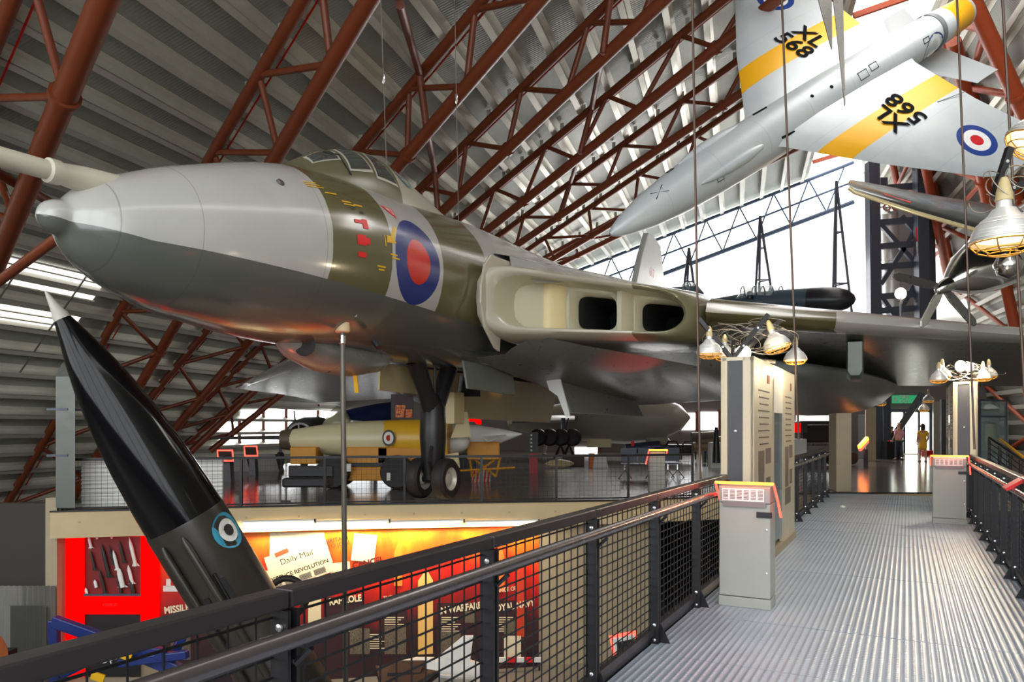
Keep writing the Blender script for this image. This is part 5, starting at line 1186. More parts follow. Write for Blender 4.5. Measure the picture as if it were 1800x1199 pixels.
t = thing('red_framed_monitor', 'small red-framed monitor beneath the walkway railing', 'monitor', U(1098, 1160, 11.5)); b = B(); b.box(U(1098, 1132, 11.5), (.42, .08, .32), Matrix.Rotation(-.2, 3, 'Y')); b.build('frame', m_neon, t); b = B(); b.box(U(1098, 1132, 11.45), (.34, .06, .24), Matrix.Rotation(-.2, 3, 'Y')); b.build('screen', m_white, t); b = B(); b.box(U(1100, 1137, 11.4), (.26, .06, .18), Matrix.Rotation(-.2, 3, 'Y')); b.build('dark_image', m_dark, t); b = B(); b.tube(U(1098, 1145, 11.5), Vector((U(1098, 1145, 11.5).x, 11.5, -3.6)), .04, n=8); b.build('post', m_black, t)
# ================================================================ MEZZANINE EXHIBITS
def EW(px, py, out=.1):
    xr = (px-CX)/F; k = uH.x*xr+uH.y; Y = (TE-out)/k; return Vector((xr*Y, Y, EYE+(HY-py)/F*Y))
# far windows in the end wall
wl = thing('window_4', None, None, kind='structure')
m_winb = emit('bright_far_window', (.96, .98, 1.0), 2.0, (.8, .8, .8))
for (x0, y0, x1, y1) in ((386, 742, 418, 778), (424, 722, 460, 776), (466, 716, 500, 776), (506, 716, 556, 776), (562, 722, 600, 776), (606, 722, 650, 774), (656, 722, 690, 774), (1156, 728, 1190, 756), (1194, 726, 1222, 756), (1226, 724, 1262, 756), (1400, 730, 1462, 742), (1010, 786, 1050, 796)):
    hw = (lambda px, py: roof_hit(px, py, .12)) if x0 < 590 else EW
    b = B(); b.prism([hw(x0, y1), hw(x1, y1), hw(x1, y0), hw(x0, y0)], uH*.03); b.build('pane', m_winb, wl)
    b = B(); b.beam(hw(x1+3, y0-3), hw(x1+3, y1+2), .2, .2); b.build('mullion', m_rust, wl)
# doors and exit at the right
dr = thing('door_1', None, None, kind='structure')
m_doorglow = emit('open_doorway_daylight', (.97, 1.0, .86), 3.2, (.8, .8, .8))
for (x0, x1) in ((1568, 1588), (1590, 1614), (1616, 1634)):
    b = B(); b.prism([EW(x0, 797), EW(x1, 797), Vector((*EW(x1, 797)[:2], 2.5)), Vector((*EW(x0, 797)[:2], 2.5))], uH*.05); b.build('glass_leaf', m_doorglow, dr)
    b = B(); b.beam(EW(x1+1, 797, .15), Vector((*EW(x1+1, 797, .15)[:2], 2.6)), .12, .12); b.build('door_post', m_steel, dr)
b = B(); b.beam(EW(1562, 722, .15), EW(1640, 722, .15), .12, .2); b.build('door_head', m_steel, dr)
fe = thing('fire_exit_sign', 'green fire exit sign above the bright doorway', 'sign', EW(1590, 702, .4))
b = B(); c0 = EW(1568, 709, .4); c1 = EW(1616, 709, .4); b.prism([c0, c1, Vector((*c1[:2], EW(1616, 695, .4).z)), Vector((*c0[:2], EW(1568, 695, .4).z))], uH*.06); b.build('board', emit('exit_green', (.02, .3, .12), .6, (.02, .25, .1)), fe)
text('sign_lettering', 'FIRE\nEXIT', EW(1581, 701, .47), qH, (0, 0, 1), .27, m_white, fe, bold=.006)
b = B(); c = EW(1574, 702, .47); b.poly([c+qH*x+Vector((0, 0, z)) for x, z in ((-.05, .16), (.05, .16), (.05, 0), (.12, 0), (0, -.16), (-.12, 0), (-.05, 0))]); b.build('arrow', m_white, fe)
# ---- white and yellow missiles on trolleys
m_missile = Mat('missile_cream_yellow'); x, y, z = m_missile.coords(); n = m_missile.noise(1.4, 4); m_missile.set('Base Color', m_missile.mix((x+(n-.5)*.6-.3) > 0, L(206, 196, 156), L(222, 172, 40))).set('Roughness', .3); m_missile = m_missile.m
m_yellow = mk('trolley_yellow', L(206, 138, 16), .45, 0, .12, 3)
ms = thing('yellow_missile', 'long cream and yellow stand-off missile with roundel on a yellow trolley', 'missile', G(660, 855))
D0 = 20.0
b = B(); b.lathe(U(498, 773, 20.4), U(800, 772, 20)-U(498, 773, 20.4), [(0, .24), (.3, .28), (.35, .3), (1.2, .42), (2.2, .5), (3.4, .54), (4.65, .54)], 26); b.build('body', m_missile, ms, smooth=50)
b = B(); b.lathe(U(494, 773, 20.4), U(530, 773, 20.4)-U(494, 773, 20.4), [(0, .1), (.02, .26), (.32, .3), (.34, .3)], 22); b.build('tail_cap', mk('cap_brown', L(84, 70, 52), .5), ms, smooth=40)
for (r_, col, o_) in ((.22, L(40, 36, 44), .0), (.165, (.8, .78, .7), .006), (.08, L(190, 40, 32), .012)):
    c = U(683, 770, 19.49-o_*1.5); b = B(); b.poly([c+Vector((r_*.75*math.cos(2*math.pi*k/18), .03*math.cos(2*math.pi*k/18), r_*math.sin(2*math.pi*k/18))) for k in range(18)]); b.build('roundel', mk('missile_roundel', col, .4), ms)
b = B(); b.prism([U(792, 770, 19.6), U(810, 724, 19.6), U(822, 724, 19.6), U(828, 768, 19.6)], (0, .05, 0)); b.build('fin', m_cream, ms); b = B(); b.prism([U(780, 800, 19.6), U(800, 822, 19.4), U(808, 822, 19.4), U(806, 795, 19.6)], (0, .05, 0)); b.build('lower_fin', m_cream, ms)
tr = thing('yellow_trolley', 'heavy yellow wheeled trolley under the cream and yellow missile', 'trolley', G(660, 858))
for (px, w_) in ((650, 1.1), (710, 1.3), (540, .7)): b = B(); b.box(U(px, 800, 20), (w_, .8, .45)); b.build('cradle', m_yellow, tr, bevel=.03)
b = B(); b.box(U(655, 822, 20), (2.4, .9, .3)); b.build('chassis', m_black, tr); b = B(); b.box(U(640, 832, 19.7), (1.9, .6, .36)); b.build('axle_box', m_yellow, tr, bevel=.03)
for px in (592, 702):
    for dy in (-.35, .5): b = B(); b.lathe(U(px, 828, 19.7)+Vector((0, dy, 0)), (0, 1, 0), [(-.12, .22), (-.14, .4), (-.08, .44), (.08, .44), (.14, .4), (.12, .22)], 24); b.build('wheel', m_rubber, tr, smooth=35)
b = B(); b.box(U(613, 822, 19.2), (.12, .02, .2)); b.build('label_card', m_white, tr); b = B(); b.box(U(683, 838, 19.2), (.09, .02, .2)); b.build('label_card', m_white, tr)
wm2 = thing('white_missile', 'white missile with pointed nose facing right behind the nose wheel', 'missile', G(850, 840))
b = B(); b.lathe(U(918, 763, 20.6), U(770, 775, 21.2)-U(918, 763, 20.6), [(0, .01), (.15, .06), (.6, .2), (1.2, .34), (1.8, .42), (2.4, .44), (3., .42)], 24); b.build('body', m_white, wm2, smooth=50)
b = B(); b.lathe(U(826, 775, 20.2), U(770, 782, 20.4)-U(826, 775, 20.2), [(0, .02), (.06, .16), (.2, .25), (.5, .3), (1.0, .28)], 20); b.build('engine_pod', m_white, wm2, smooth=50)
b = B(); b.prism([U(890, 764, 20.2), U(848, 767, 20.0), U(858, 775, 19.7)], (0, 0, -.03)); b.build('canard', m_white, wm2)
b = B(); b.box(U(850, 792, 20.8), (.9, .6, .5)); b.build('cradle', m_yellow, wm2, bevel=.03)
for (a, c) in (((825, 800), (830, 838)), ((880, 800), (872, 838)), ((825, 800), (872, 838)), ((880, 800), (830, 838))): b = B(); b.tube(U(*a, 20.7), U(*c, 20.7), .035, n=6); b.build('stand_leg', m_yellow, wm2)
b = B(); b.tube(U(800, 828, 20.3), U(905, 822, 20.3), .03, n=6); b.build('tow_bar', m_yellow, wm2)
t = thing('striped_road_barrier', 'red and white striped road barrier behind the nose wheel', 'barrier', G(845, 848)); b = B(); b.prism([G(829, 850), G(862, 846), G(862, 846)+Vector((0, 0, .36)), G(829, 850)+Vector((0, 0, .36))], (0, .1, 0)); b.build('board', m_white, t)
a, c = G(829, 850), G(862, 846); 
for k in range(5):
    d = (c-a); p = a+d*(k*.2+.02); b = B(); b.prism([p+Vector((0, -.006, 0)), p+d*.1+Vector((0, -.006, 0)), p+d*.18+Vector((0, -.006, .36)), p+d*.08+Vector((0, -.006, .36))], (0, .004, 0)); b.build('stripe', m_sred, t)
# ---- jets on the mezzanine behind
mg = thing('nose_intake_jet', 'grey jet fighter seen head-on with a round nose intake, left of the missile', 'aircraft', G(530, 806))
m_mig = mk('jet_dull_grey', L(104, 100, 98), .35, .3, .15, 2)
c = U(527, 766, 28); b = B(); b.lathe(c+Vector((0, 2.6, 0)), (0, -1, 0), [(0, .75), (1.5, .72), (2.4, .62), (2.6, .5), (2.6, .42), (2.2, .38)], 26, cap=False); b.build('fuselage', m_mig, mg, smooth=45)
b = B(); b.lathe(c+Vector((0, .5, 0)), (0, -1, 0), [(0, .45), (.02, .01)], 20); b.build('intake_throat', m_dark, mg); b = B(); b.box(c+Vector((0, .1, 0)), (.05, .5, .85)); b.build('intake_splitter', m_mig, mg)
b = B(); b.rings([[c+Vector((math.cos(t)*w_, y, .5+math.sin(t)*h_)) for t in [math.pi*k/10 for k in range(11)]] for y, w_, h_ in ((.3, .05, .05), (.7, .3, .4), (1.2, .36, .55), (1.9, .3, .45), (2.5, .1, .2))], close=False); b.build('canopy', cg, mg, smooth=60)
for sg in (-1, 1): b = B(); b.rings([wsec(c+Vector((sg*.6, .3, -.1)), c+Vector((sg*.6, 2.8, -.1)), .12), wsec(c+Vector((sg*4.6, 3, -.15)), c+Vector((sg*4.6, 4.4, -.15)), .06)]); b.build('wing', m_mig, mg, smooth=45)
for (dx, z0) in ((0, -.5), (-1.3, -.2), (1.3, -.2)):
    b = B(); p = c+Vector((dx, .6 if dx == 0 else 1.8, z0)); b.tube(p, Vector((p.x, p.y, .3)), .06, n=8); b.build('gear_leg', m_steel, mg); b = B(); b.lathe(Vector((p.x-.08, p.y, .3)), (1, 0, 0), [(0, .1), (0, .3), (.16, .3), (.16, .1)], 16); b.build('wheel', m_rubber, mg, smooth=40)
b = B(); b.tube(U(519, 742, 27), U(517, 722, 27), .03, n=6); b.build('aerial', m_steel, mg)
cj = thing('blue_white_jet', 'blue and white jet with an open clear canopy behind the missile', 'aircraft', G(640, 800))
a0, a1 = U(566, 758, 25.5), U(690, 742, 29); b = B(); b.lathe(a0, a1-a0, [(0, .1), (.4, .4), (1.2, .62), (2.2, .72), (3.2, .78), (4.2, .8)], 24); b.build('fuselage', mk('jet_dark_blue', L(40, 52, 96), .3), cj, smooth=50)
b = B(); b.rings([[U(px, py, 25.6)+Vector((0, math.cos(t)*.35, math.sin(t)*h_)) for t in [math.pi*k/10 for k in range(11)]] for px, py, h_ in ((568, 752, .05), (578, 748, .45), (592, 745, .62), (606, 744, .5), (618, 745, .1))], close=False); b.build('canopy', glass('canopy_olive', (.45, .42, .25), .6, .05), cj, smooth=60)
b = B(); b.path([U(618, 744, 25.4), U(650, 747, 26.0), U(690, 752, 27)], .12, 6); b.build('white_spine', m_white, cj)
for px in (600, 660): b = B(); p = U(px, 765, 26.5); b.tube(p, Vector((p.x, p.y, 0)), .07, n=8); b.build('gear_leg', m_steel, cj)
# poster pillar and red board
t = thing('poster_pillar', 'tall poster board with a glowing orange fire picture above the missile', 'poster', G(708, 800)); b = B(); b.box(Vector((U(707, 740, 27).x, 27, 1.4)), (.8, .1, 2.8)); b.build('board', m_maroon, t)
pm2 = Mat('fire_print'); n = pm2.noise(6, 4, .6, None, 'Generated'); pm2.set('Base Color', pm2.ramp(n, [(.35, L(120, 20, 10)), (.5, L(230, 100, 30)), (.65, L(250, 190, 80))])).set('Roughness', .5)
b = B(); b.box(U(704, 723, 26.94), (.36, .02, .45)); b.build('fire_picture', pm2.m, t); b = B(); b.box(U(718, 727, 26.94), (.28, .02, .3)); b.build('fire_picture', pm2.m, t); text('poster_lettering', 'LUNAR', U(713, 743, 26.93), (1, 0, 0), (0, 0, 1), .16, m_title, t)
t = thing('red_lit_board', 'bright red lit exhibit board behind the white missile', 'sign', G(815, 802)); b = B(); pr = [(786, 746), (786, 718), (830, 718), (846, 740), (846, 746), (838, 746), (834, 741), (796, 741), (794, 746)]
b.prism([U(px, py, 26) for px, py in pr], (0, .1, 0)); b.build('red_board', m_red, t); b = B(); b.box(Vector((U(815, 770, 26.2).x, 26.2, .8)), (.9, .1, 1.6)); b.build('dark_stand', m_black, t)
# ---- far bomber: wheels and pale hull
fb = thing('pale_jet_bomber', 'pale grey bomber fuselage standing behind the delta bomber', 'aircraft', G(1120, 806))
m_pale = mk('pale_grey_paint', L(158, 152, 138), .35, 0, .08, 2)
a0, a1 = U(900, 742, 41), U(1212, 734, 33.5); b = B(); l_ = (a1-a0).length; b.lathe(a0, a1-a0, [(0, .4), (2, .75), (4, .95), (6, 1.15), (l_*.72, 1.22), (l_*.86, 1.0), (l_*.95, .6), (l_, .08)], 28); b.build('fuselage', m_pale, fb, smooth=50)
b = B(); b.rings([wsec(U(900, 742, 36), U(905, 735, 40), .2), wsec(U(1010, 738, 36), U(1020, 735, 40), .25)]); b.build('wing', m_pale, fb, smooth=45)
b = B(); b.lathe(U(1134, 772, 34.6), (1, -.3, -.1), [(0, .02), (.1, .2), (.5, .3), (1., .2), (1.2, .02)], 16); b.build('belly_scoop', m_pale, fb, smooth=50)
b = B(); b.box(U(1053, 779, 35.5), (1.15, .1, .4)); b.build('bay_door', m_cream, fb)
bg = sub('main_bogie', Vector((0, 0, 0)), fb); bg['_world'] = 1
for i in range(4):
    for dy in (-.35, .35):
        b = B(); b.lathe(U(946+i*20, 769, 35)+Vector((0, dy, 0)), (.35, 1, 0), [(-.16, .2), (-.18, .33), (-.1, .4), (.1, .4), (.18, .33), (.16, .2)], 20); b.build('wheel', m_rubber, bg, smooth=35)
b = B(); b.tube(U(990, 735, 35), U(990, 768, 35), .1, n=8); b.path([U(999, 735, 34.8), U(995, 752, 34.8), U(1001, 766, 34.8)], .04, 6); b.build('leg', m_steel, bg)
for px in (985, 1000): b = B(); b.path([U(px-10, 806, 35), U(px, 782, 35), U(px+10, 806, 35)], .09, 6); b.build('trestle', m_black, bg)
# ---- small exhibits on the mezzanine
def slope_display(label, px, py, D, w_, h_):
    t = thing('sloped_display', label, 'display', Vector((U(px, py, D).x, D, 0))); c = U(px, py, D); ux = Vector((1, .1, 0)); uy = Vector((-.25, .5, .75)).normalized()
    q = [c+ux*(a*w_/2)+uy*(e*h_/2) for a, e in ((-1, -1), (1, -1), (1, 1), (-1, 1))]
    b = B(); b.prism(q, (0, .04, -.04)); b.build('dark_screen', m_dark, t); b = B(); b.path(q+[q[0]], .028, 6); b.build('neon_edge', m_neon, t)
    b = B(); b.prism([Vector((c.x-w_*.3, c.y+.1, 0)), Vector((c.x+w_*.3, c.y+.1, 0)), Vector((c.x+w_*.2, c.y+.1, c.z-.1)), Vector((c.x-w_*.2, c.y+.1, c.z-.1))], (0, .3, 0)); b.build('pedestal', m_casedark, t); return t
slope_display('sloping dark display with red neon edge nearest the rocket', 396, 801, 21.5, .42, .36); slope_display('sloping dark display with red neon edge right of its twin', 441, 793, 24.5, .4, .38)
for (lab, px) in (('grey trapezoid plinth behind the left neon display', 412), ('grey trapezoid plinth behind the right neon display', 464)):
    b = B(); g = G(px, 829); b.rings([[g+Vector((x, y, 0)) for x, y in ((-.55, 0), (.55, 0), (.55, .6), (-.55, .6))], [g+Vector((x, y, .62)) for x, y in ((-.4, .05), (.38, .05), (.38, .5), (-.4, .5))]]); tag(b.build('trapezoid_plinth', mk('plinth_slate', L(92, 86, 84), .5)), lab, 'plinth')
bn = thing('padded_bench', 'black padded seat with chrome legs on the shiny mezzanine floor', 'bench', G(530, 880)); gx = G(530, 884).x; gy = G(530, 884).y+.5
b = B(); b.box((gx, gy+.25, .62), (1.0, .1, .26)); b.build('backrest', m_black, bn, bevel=.03); b = B(); b.box((gx, gy, .40), (1.0, .5, .2)); b.build('cushion', m_black, bn, bevel=.04)
for dx in (-.42, .42): b = B(); b.path([(gx+dx, gy-.2, .0), (gx+dx, gy-.2, .3), (gx+dx*.8, gy+.1, .32)], .018, 6); b.build('leg', m_chrome, bn); b = B(); b.box((gx+dx, gy-.2, .012), (.2, .06, .02)); b.build('foot', m_black, bn)
def chairs(label, px, py, n):
    g = G(px, py); t = thing('metal_bench', label, 'bench', g)
    for k in range(n):
        x = g.x+k*.55; b = B(); b.box((x, g.y+.1, .45), (.5, .45, .03)); b.build('seat', m_steel, t); b = B(); b.box((x, g.y+.33, .72), (.5, .03, .42)); b.build('backrest', m_steel, t)
    for x in (g.x-.15, g.x+.55*(n-1)+.15): b = B(); b.path([(x-.2, g.y+.1, 0), (x, g.y+.1, .25), (x+.2, g.y+.1, 0)], .02, 6); b.tube((x, g.y+.1, .25), (x, g.y+.1, .43), .03, n=6); b.build('leg', m_chrome, t)
chairs('grey metal visitor bench on the mezzanine left of the grey plinth', 1108, 841, 2); chairs('grey metal visitor bench on the mezzanine right of the grey plinth', 1184, 840, 1)
p_ = thing('neon_plinth', 'pale grey plinth with red neon top standing behind the walkway railing', 'plinth', G(1157, 868)); g = G(1157, 868)
b = B(); b.box(g+Vector((0, .2, .5)), (.36, .3, 1.0)); b.build('body', m_plinth, p_, bevel=.01); b = B(); b.tube(g+Vector((-.22, 0, 1.05)), g+Vector((.22, 0, 1.05)), .02, n=8); b.build('top_light_tube', m_neon_o, p_)
for sx_ in (-1, 1): b = B(); b.tube(g+Vector((sx_*.22, 0, 1.05)), g+Vector((sx_*.22-(.06 if sx_ < 0 else 0), .1, .7 if sx_ < 0 else .95)), .015, n=6); b.build('side_light_tube', m_neon, p_)
t = thing('red_sign_post', 'narrow red sign post with white lettering behind the missile nose', 'sign', G(938, 832)); g = G(938, 832); b = B(); b.box(g+Vector((0, 0, .35)), (.28, .12, .7)); b.build('red_base', mk('sign_red', L(190, 22, 28), .4), t); b = B(); b.box(g+Vector((0, 0, 1.05)), (.3, .1, .75)); b.build('dark_head', m_casedark, t)
for k in range(5): b = B(); b.box(g+Vector((-.08, -.055, .8+k*.13)), (.06, .01, .06)); b.build('white_symbol', m_white, t)
b = B(); b.lathe(G(958, 823)+Vector((0, 0, .17)), (1, .1, 0), [(0, .02), (.2, .12), (.6, .17), (1., .1), (1.15, .02)], 16); tag(b.build('small_bomb', m_cream, smooth=50), 'small pale bomb lying on the mezzanine floor beyond the railing', 'bomb')
t = thing('orange_marker', 'orange and white low barrier block on the mezzanine floor', 'barrier', G(1050, 822)); g = G(1040, 822); b = B(); b.box(g+Vector((0, 0, .28)), (.2, .3, .56)); b.build('orange_block', mk('plastic_orange', L(226, 120, 30), .5), t); g = G(1056, 823); b = B(); b.rings([[g+Vector((x, y, 0)) for x, y in ((-.3, 0), (.3, 0), (.3, .4), (-.3, .4))], [g+Vector((x, y, .5)) for x, y in ((-.22, .05), (.2, .05), (.2, .3), (-.22, .3))]]); b.build('white_block', m_white, t)
t = thing('dark_crate', 'low dark red crate behind the small bomb', 'crate', G(1005, 818)); b = B(); b.box(G(1008, 820)+Vector((0, .3, .2)), (.9, .5, .4)); b.build('crate_body', m_maroon, t, bevel=.02)
t = thing('bomb_trolley', 'dark trolley with tube frame and red marker beside the plinth', 'trolley', G(1195, 806)); g = G(1196, 812)
for (x0, x1) in ((-.7, -.05), (.05, .7)): b = B(); b.path([g+Vector((x0, 0, .1)), g+Vector((x0, 0, .7)), g+Vector((x0+.15, 0, .95)), g+Vector((x1-.15, 0, .95)), g+Vector((x1, 0, .7)), g+Vector((x1, 0, .1))], .04, 6); b.build('hoop_frame', m_black, t)
b = B(); b.box(g+Vector((-.6, .5, .55)), (2.4, .5, .5)); b.build('dark_load', m_black, t, bevel=.05)
b = B(); b.box(U(1112, 783, 34), (.14, .1, .4)); b.build('red_marker', m_sred, t)
b = B(); b.tube(U(1100, 790, 34.2), U(1160, 784, 34), .25, n=12); tag(b.build('blue_cylinder', mk('cyl_blue', L(26, 40, 64), .4), smooth=50), 'dark blue cylinder lying under the pale bomber belly', 'cylinder')
t = thing('drum_stack', 'dark cylinders stacked by the far wall left of the tall display case', 'cylinders', G(1240, 806))
for k, (px, py) in enumerate(((1238, 768), (1246, 777), (1240, 786))): b = B(); b.tube(U(px-22, py, 33), U(px+22, py-2, 33), .2, n=12); b.build('cylinder', mk('olive_%d' % k, L(100+20*k, 92+16*k, 76+10*k), .5), t, smooth=50)
for k in range(2): b = B(); b.box(G(1238+k*8, 812)+Vector((0, 0, .3)), (.1, .4, .6)); b.build('support', m_black, t)
t = thing('dark_post_exhibit', 'dark slender exhibit on a cream base just left of the tall display case', 'exhibit', G(1255, 820)); b = B(); b.box(G(1258, 822)+Vector((0, 0, .5)), (.5, .4, 1.0)); b.build('base', m_white, t); b = B(); b.lathe(G(1256, 822)+Vector((0, -.25, .2)), (0, 0, 1), [(0, .16), (.8, .12), (1.1, .09), (1.4, .06)], 12); b.build('body', m_black, t, smooth=50)
# ---- right hand middle distance
def post(name, label, px0, px1, py0, py1, mat, cat='pillar', dep=.5):
    g0, g1 = G(px0, py1), G(px1, py1); zt = EYE+(HY-py0)/F*g0.y; b = B(); b.prism([g0, g1, g1+Vector((0, 0, zt)), g0+Vector((0, 0, zt))], Vector((.2, dep, 0))); return tag(b.build(name, mat, bevel=.015), label, cat)
post('concrete_column', 'short tan concrete column beyond the end of the walkway', 1470, 1497, 726, 865, m_conc2, dep=.9)
post('concrete_column', 'tan concrete column with a lamp on top farther along', 1522, 1540, 716, 811, m_conc2)
post('steel_column', 'dark grey steel column left of the doorway', 1544, 1553, 700, 794, m_steel)
post('steel_column', 'second dark steel column next to the doorway', 1555, 1562, 700, 790, m_black)
post('display_case', 'grey display case panel just right of the woman in yellow', 1641, 1654, 706, 800, m_plinth, 'display case'); post('display_case', 'dark edged display case panel behind the right lamps case', 1655, 1666, 702, 812, m_casedark, 'display case'); post('display_case', 'narrow grey case panel nearest the bright doorway on the right', 1634, 1640, 714, 796, m_plinth, 'display case')
post('blue_grey_panel', 'pale blue-grey panel between the two concrete columns', 1508, 1520, 729, 806, mk('panel_pale_blue', L(150, 160, 168), .5), 'panel', .1)
b = B(); b.beam(U(1622, 692, 40), U(1551, 797, 41), .34, .34); tag(b.build('diagonal_strut', m_black), 'black diagonal steel strut crossing the doorway', 'strut')
t = thing('cylinder_lectern', 'small lectern with glowing yellow and red edge beyond the tan column', 'lectern', G(1518, 818)); b = B(); b.prism([U(1512, 784, 30), U(1526, 768, 30.3), U(1528, 773, 30.3), U(1514, 790, 30)], (0, .25, 0)); b.build('glowing_edge', m_neon_o, t); b = B(); b.prism([U(1513, 789, 29.95), U(1527, 774, 30.25), U(1528, 777, 30.25), U(1514, 793, 29.95)], (0, .2, 0)); b.build('red_edge', m_neon, t); b = B(); b.box(Vector((U(1522, 790, 30.2).x, 30.2, .35)), (.12, .12, .7)); b.build('stem', m_steel, t)
for (px, py, D, lab) in ((1549, 712, 30, 'small caged lamp beside the farther tan column'), (1632, 706, 28, 'caged lamp above the cases by the doorway'), (1624, 722, 29, 'lower caged lamp by the doorway cases')): lamp(lab, U(px, py, D), .2)
arms('small dark lamp bracket on the farther tan column', U(1528, 712, 30), [U(1522, 702, 30), U(1548, 702, 30)], .05)
tk = thing('tracked_vehicle', 'dark tracked military vehicle behind the walkway railing', 'vehicle', G(1430, 806)); D = 32
b = B(); b.box(U(1432, 762, D), (2.0, 2.2, .75)); b.build('hull', m_black, tk, bevel=.06); b = B(); b.box(U(1428, 744, D+.4), (1.7, 1.6, .2)); b.build('deck', m_casedark, tk, bevel=.05)
for k in range(5): b = B(); b.lathe(Vector((U(1400, 780, D).x+.2+k*.42, D-1.15, .3)), (0, 1, 0), [(0, .05), (0, .26), (.1, .28), (.2, .26)], 16); b.build('road_wheel', m_rubber, tk, smooth=40)
for k in range(9): b = B(); b.box(U(1404+k*7, 782, D-1.1), (.12, .12, .08)); b.build('track_link', m_steel, tk)
t = thing('white_cabinet', 'white cabinet with a red box on top left of the tracked vehicle', 'cabinet', G(1400, 806)); b = B(); b.box(Vector((U(1402, 775, 30).x, 30, .62)), (.55, .5, 1.0)); b.build('cabinet_body', m_white, t, bevel=.01); b = B(); b.box(U(1398, 752, 30), (.32, .3, .38)); b.build('red_box', m_red, t); b = B(); b.box(U(1411, 752, 30), (.25, .3, .4)); b.build('dark_box', m_casedark, t)
b = B(); b.box(G(1418, 815)+Vector((0, 0, .1)), (1.4, .6, .2)); tag(b.build('low_platform', m_black), 'low dark platform in front of the tracked vehicle', 'platform')
ct = thing('service_counter', 'small counter with red and white trim by the doorway', 'counter', G(1570, 800)); D = 37; b = B(); b.box(Vector((U(1567, 785, D).x, D, .45)), (.7, .5, .9)); b.build('counter_body', m_black, ct); 
for k in range(6): b = B(); b.box(Vector((U(1558, 785, D).x+k*.11, D-.27, .92)), (.11, .04, .07)); b.build('trim_block', m_sred if k % 2 == 0 else m_white, ct)
gc = thing('glass_cabinet', 'tall glass showcase at the right behind the stair railing', 'showcase', G(1745, 815)); D = 24
for (x0, x1) in ((1722, 1768),):
    a0, a1 = U(x0, 751, D), U(x1, 751, D+.6)
    b = B(); b.prism([Vector((a0.x, a0.y, .1)), Vector((a1.x, a1.y, .1)), Vector((a1.x, a1.y, 2.45)), Vector((a0.x, a0.y, 2.45))], (.1, .02, 0)); b.build('front_glass', glass('showcase_glass', (.4, .5, .5), .35, .05), gc)
    for p in (a0, a1): b = B(); b.box(Vector((p.x, p.y, 1.25)), (.06, .06, 2.5)); b.build('frame_post', m_steel, gc)
    for z in (.08, 1.95, 2.48): b = B(); b.beam(Vector((a0.x, a0.y, z)), Vector((a1.x, a1.y, z)), .06, .06); b.build('frame_bar', m_steel, gc)
    b = B(); b.prism([Vector((a0.x+.1, a0.y+.5, .1)), Vector((a1.x+.1, a1.y+.5, .1)), Vector((a1.x+.1, a1.y+.5, 2.4)), Vector((a0.x+.1, a0.y+.5, 2.4))], (.05, .05, 0)); b.build('back_board', mk('cabinet_back', L(120, 128, 126), .5), gc)
    b = B(); b.lathe(U(1735, 745, D+.3), (0, 0, -1), [(-.1, .02), (0, .25), (.5, .3), (.9, .2)], 14); b.build('uniform_bust', mk('uniform_grey', L(130, 136, 120), .7), gc, smooth=50); b = B(); b.lathe(U(1735, 716, D+.3), (0, 0, -1), [(-.15, .05), (-.05, .3), (.05, .36), (.08, .3)], 14); b.build('white_cap', m_white, gc, smooth=50)
st = thing('stair_railing', 'black stair railing with bright yellow handrail at the right edge', 'railing', G(1760, 830)); 
for k in range(7):
    f = k/6; p = U(1739+f*110, 770+f*74, 16.5-f*4); b = B(); b.tube(p, p-Vector((0, 0, 1.0)), .03, n=6); b.build('post', m_black, st)
for k in range(6):
    b = B(); b.tube(U(1739, 770+k*9, 16.5), U(1849, 844+k*12, 12.5), .012 if k else .03, n=6); b.build('bar', m_black, st)
b = B(); b.tube(U(1757, 772, 16.3), U(1870, 858, 12.3), .03, n=8); b.build('yellow_handrail', mk('handrail_yellow', L(214, 160, 30), .4), st)
b = B(); b.box(W(8.7, .93, 1.05), (.2, .3, .03), RW @ Matrix.Rotation(-.6, 3, 'Y')); tag(b.build('red_tilted_sign', m_sred), 'red edged tilted sign fixed to the right walkway railing', 'sign')
b = B(); b.lathe(G(1481, 891, .002), (0, 0, 1), [(0, .06), (.02, .05), (.03, .01)], 9); tag(b.build('paper_scrap', m_white), 'small white scrap lying on the walkway deck', 'scrap')
b = B(); b.box(G(1630, 801)+Vector((0, 0, .15)), (.5, .3, .3)); tag(b.build('red_block', m_sred), 'small red block on the floor beside the woman in yellow', 'block')
# ================================================================ PEOPLE
m_skin = mk('skin', L(206, 150, 122), .5)
def skin_mesh(name, pts, edges, mat, parent, root=0, lv=2):
    me = bpy.data.meshes.new(name); me.from_pydata([p[:3] for p in pts], edges, []); me.materials.append(mat)
    o = bpy.data.objects.new(name, me); COL.objects.link(o); o.parent = parent
    md = o.modifiers.new('skin', 'SKIN'); md.use_smooth_shade = True; sv = me.skin_vertices[0].data
    for i, p in enumerate(pts): sv[i].radius = (p[3], p[4] if len(p) > 4 else p[3]); sv[i].use_root = (i == root)
    s_ = o.modifiers.new('sub', 'SUBSURF'); s_.levels = lv; s_.render_levels = lv
    # bake so that the mesh is plain geometry
    bpy.context.view_layer.update(); dg = bpy.context.evaluated_depsgraph_get(); m2 = bpy.data.meshes.new_from_object(o.evaluated_get(dg)); o.modifiers.clear(); o.data = m2
    return o
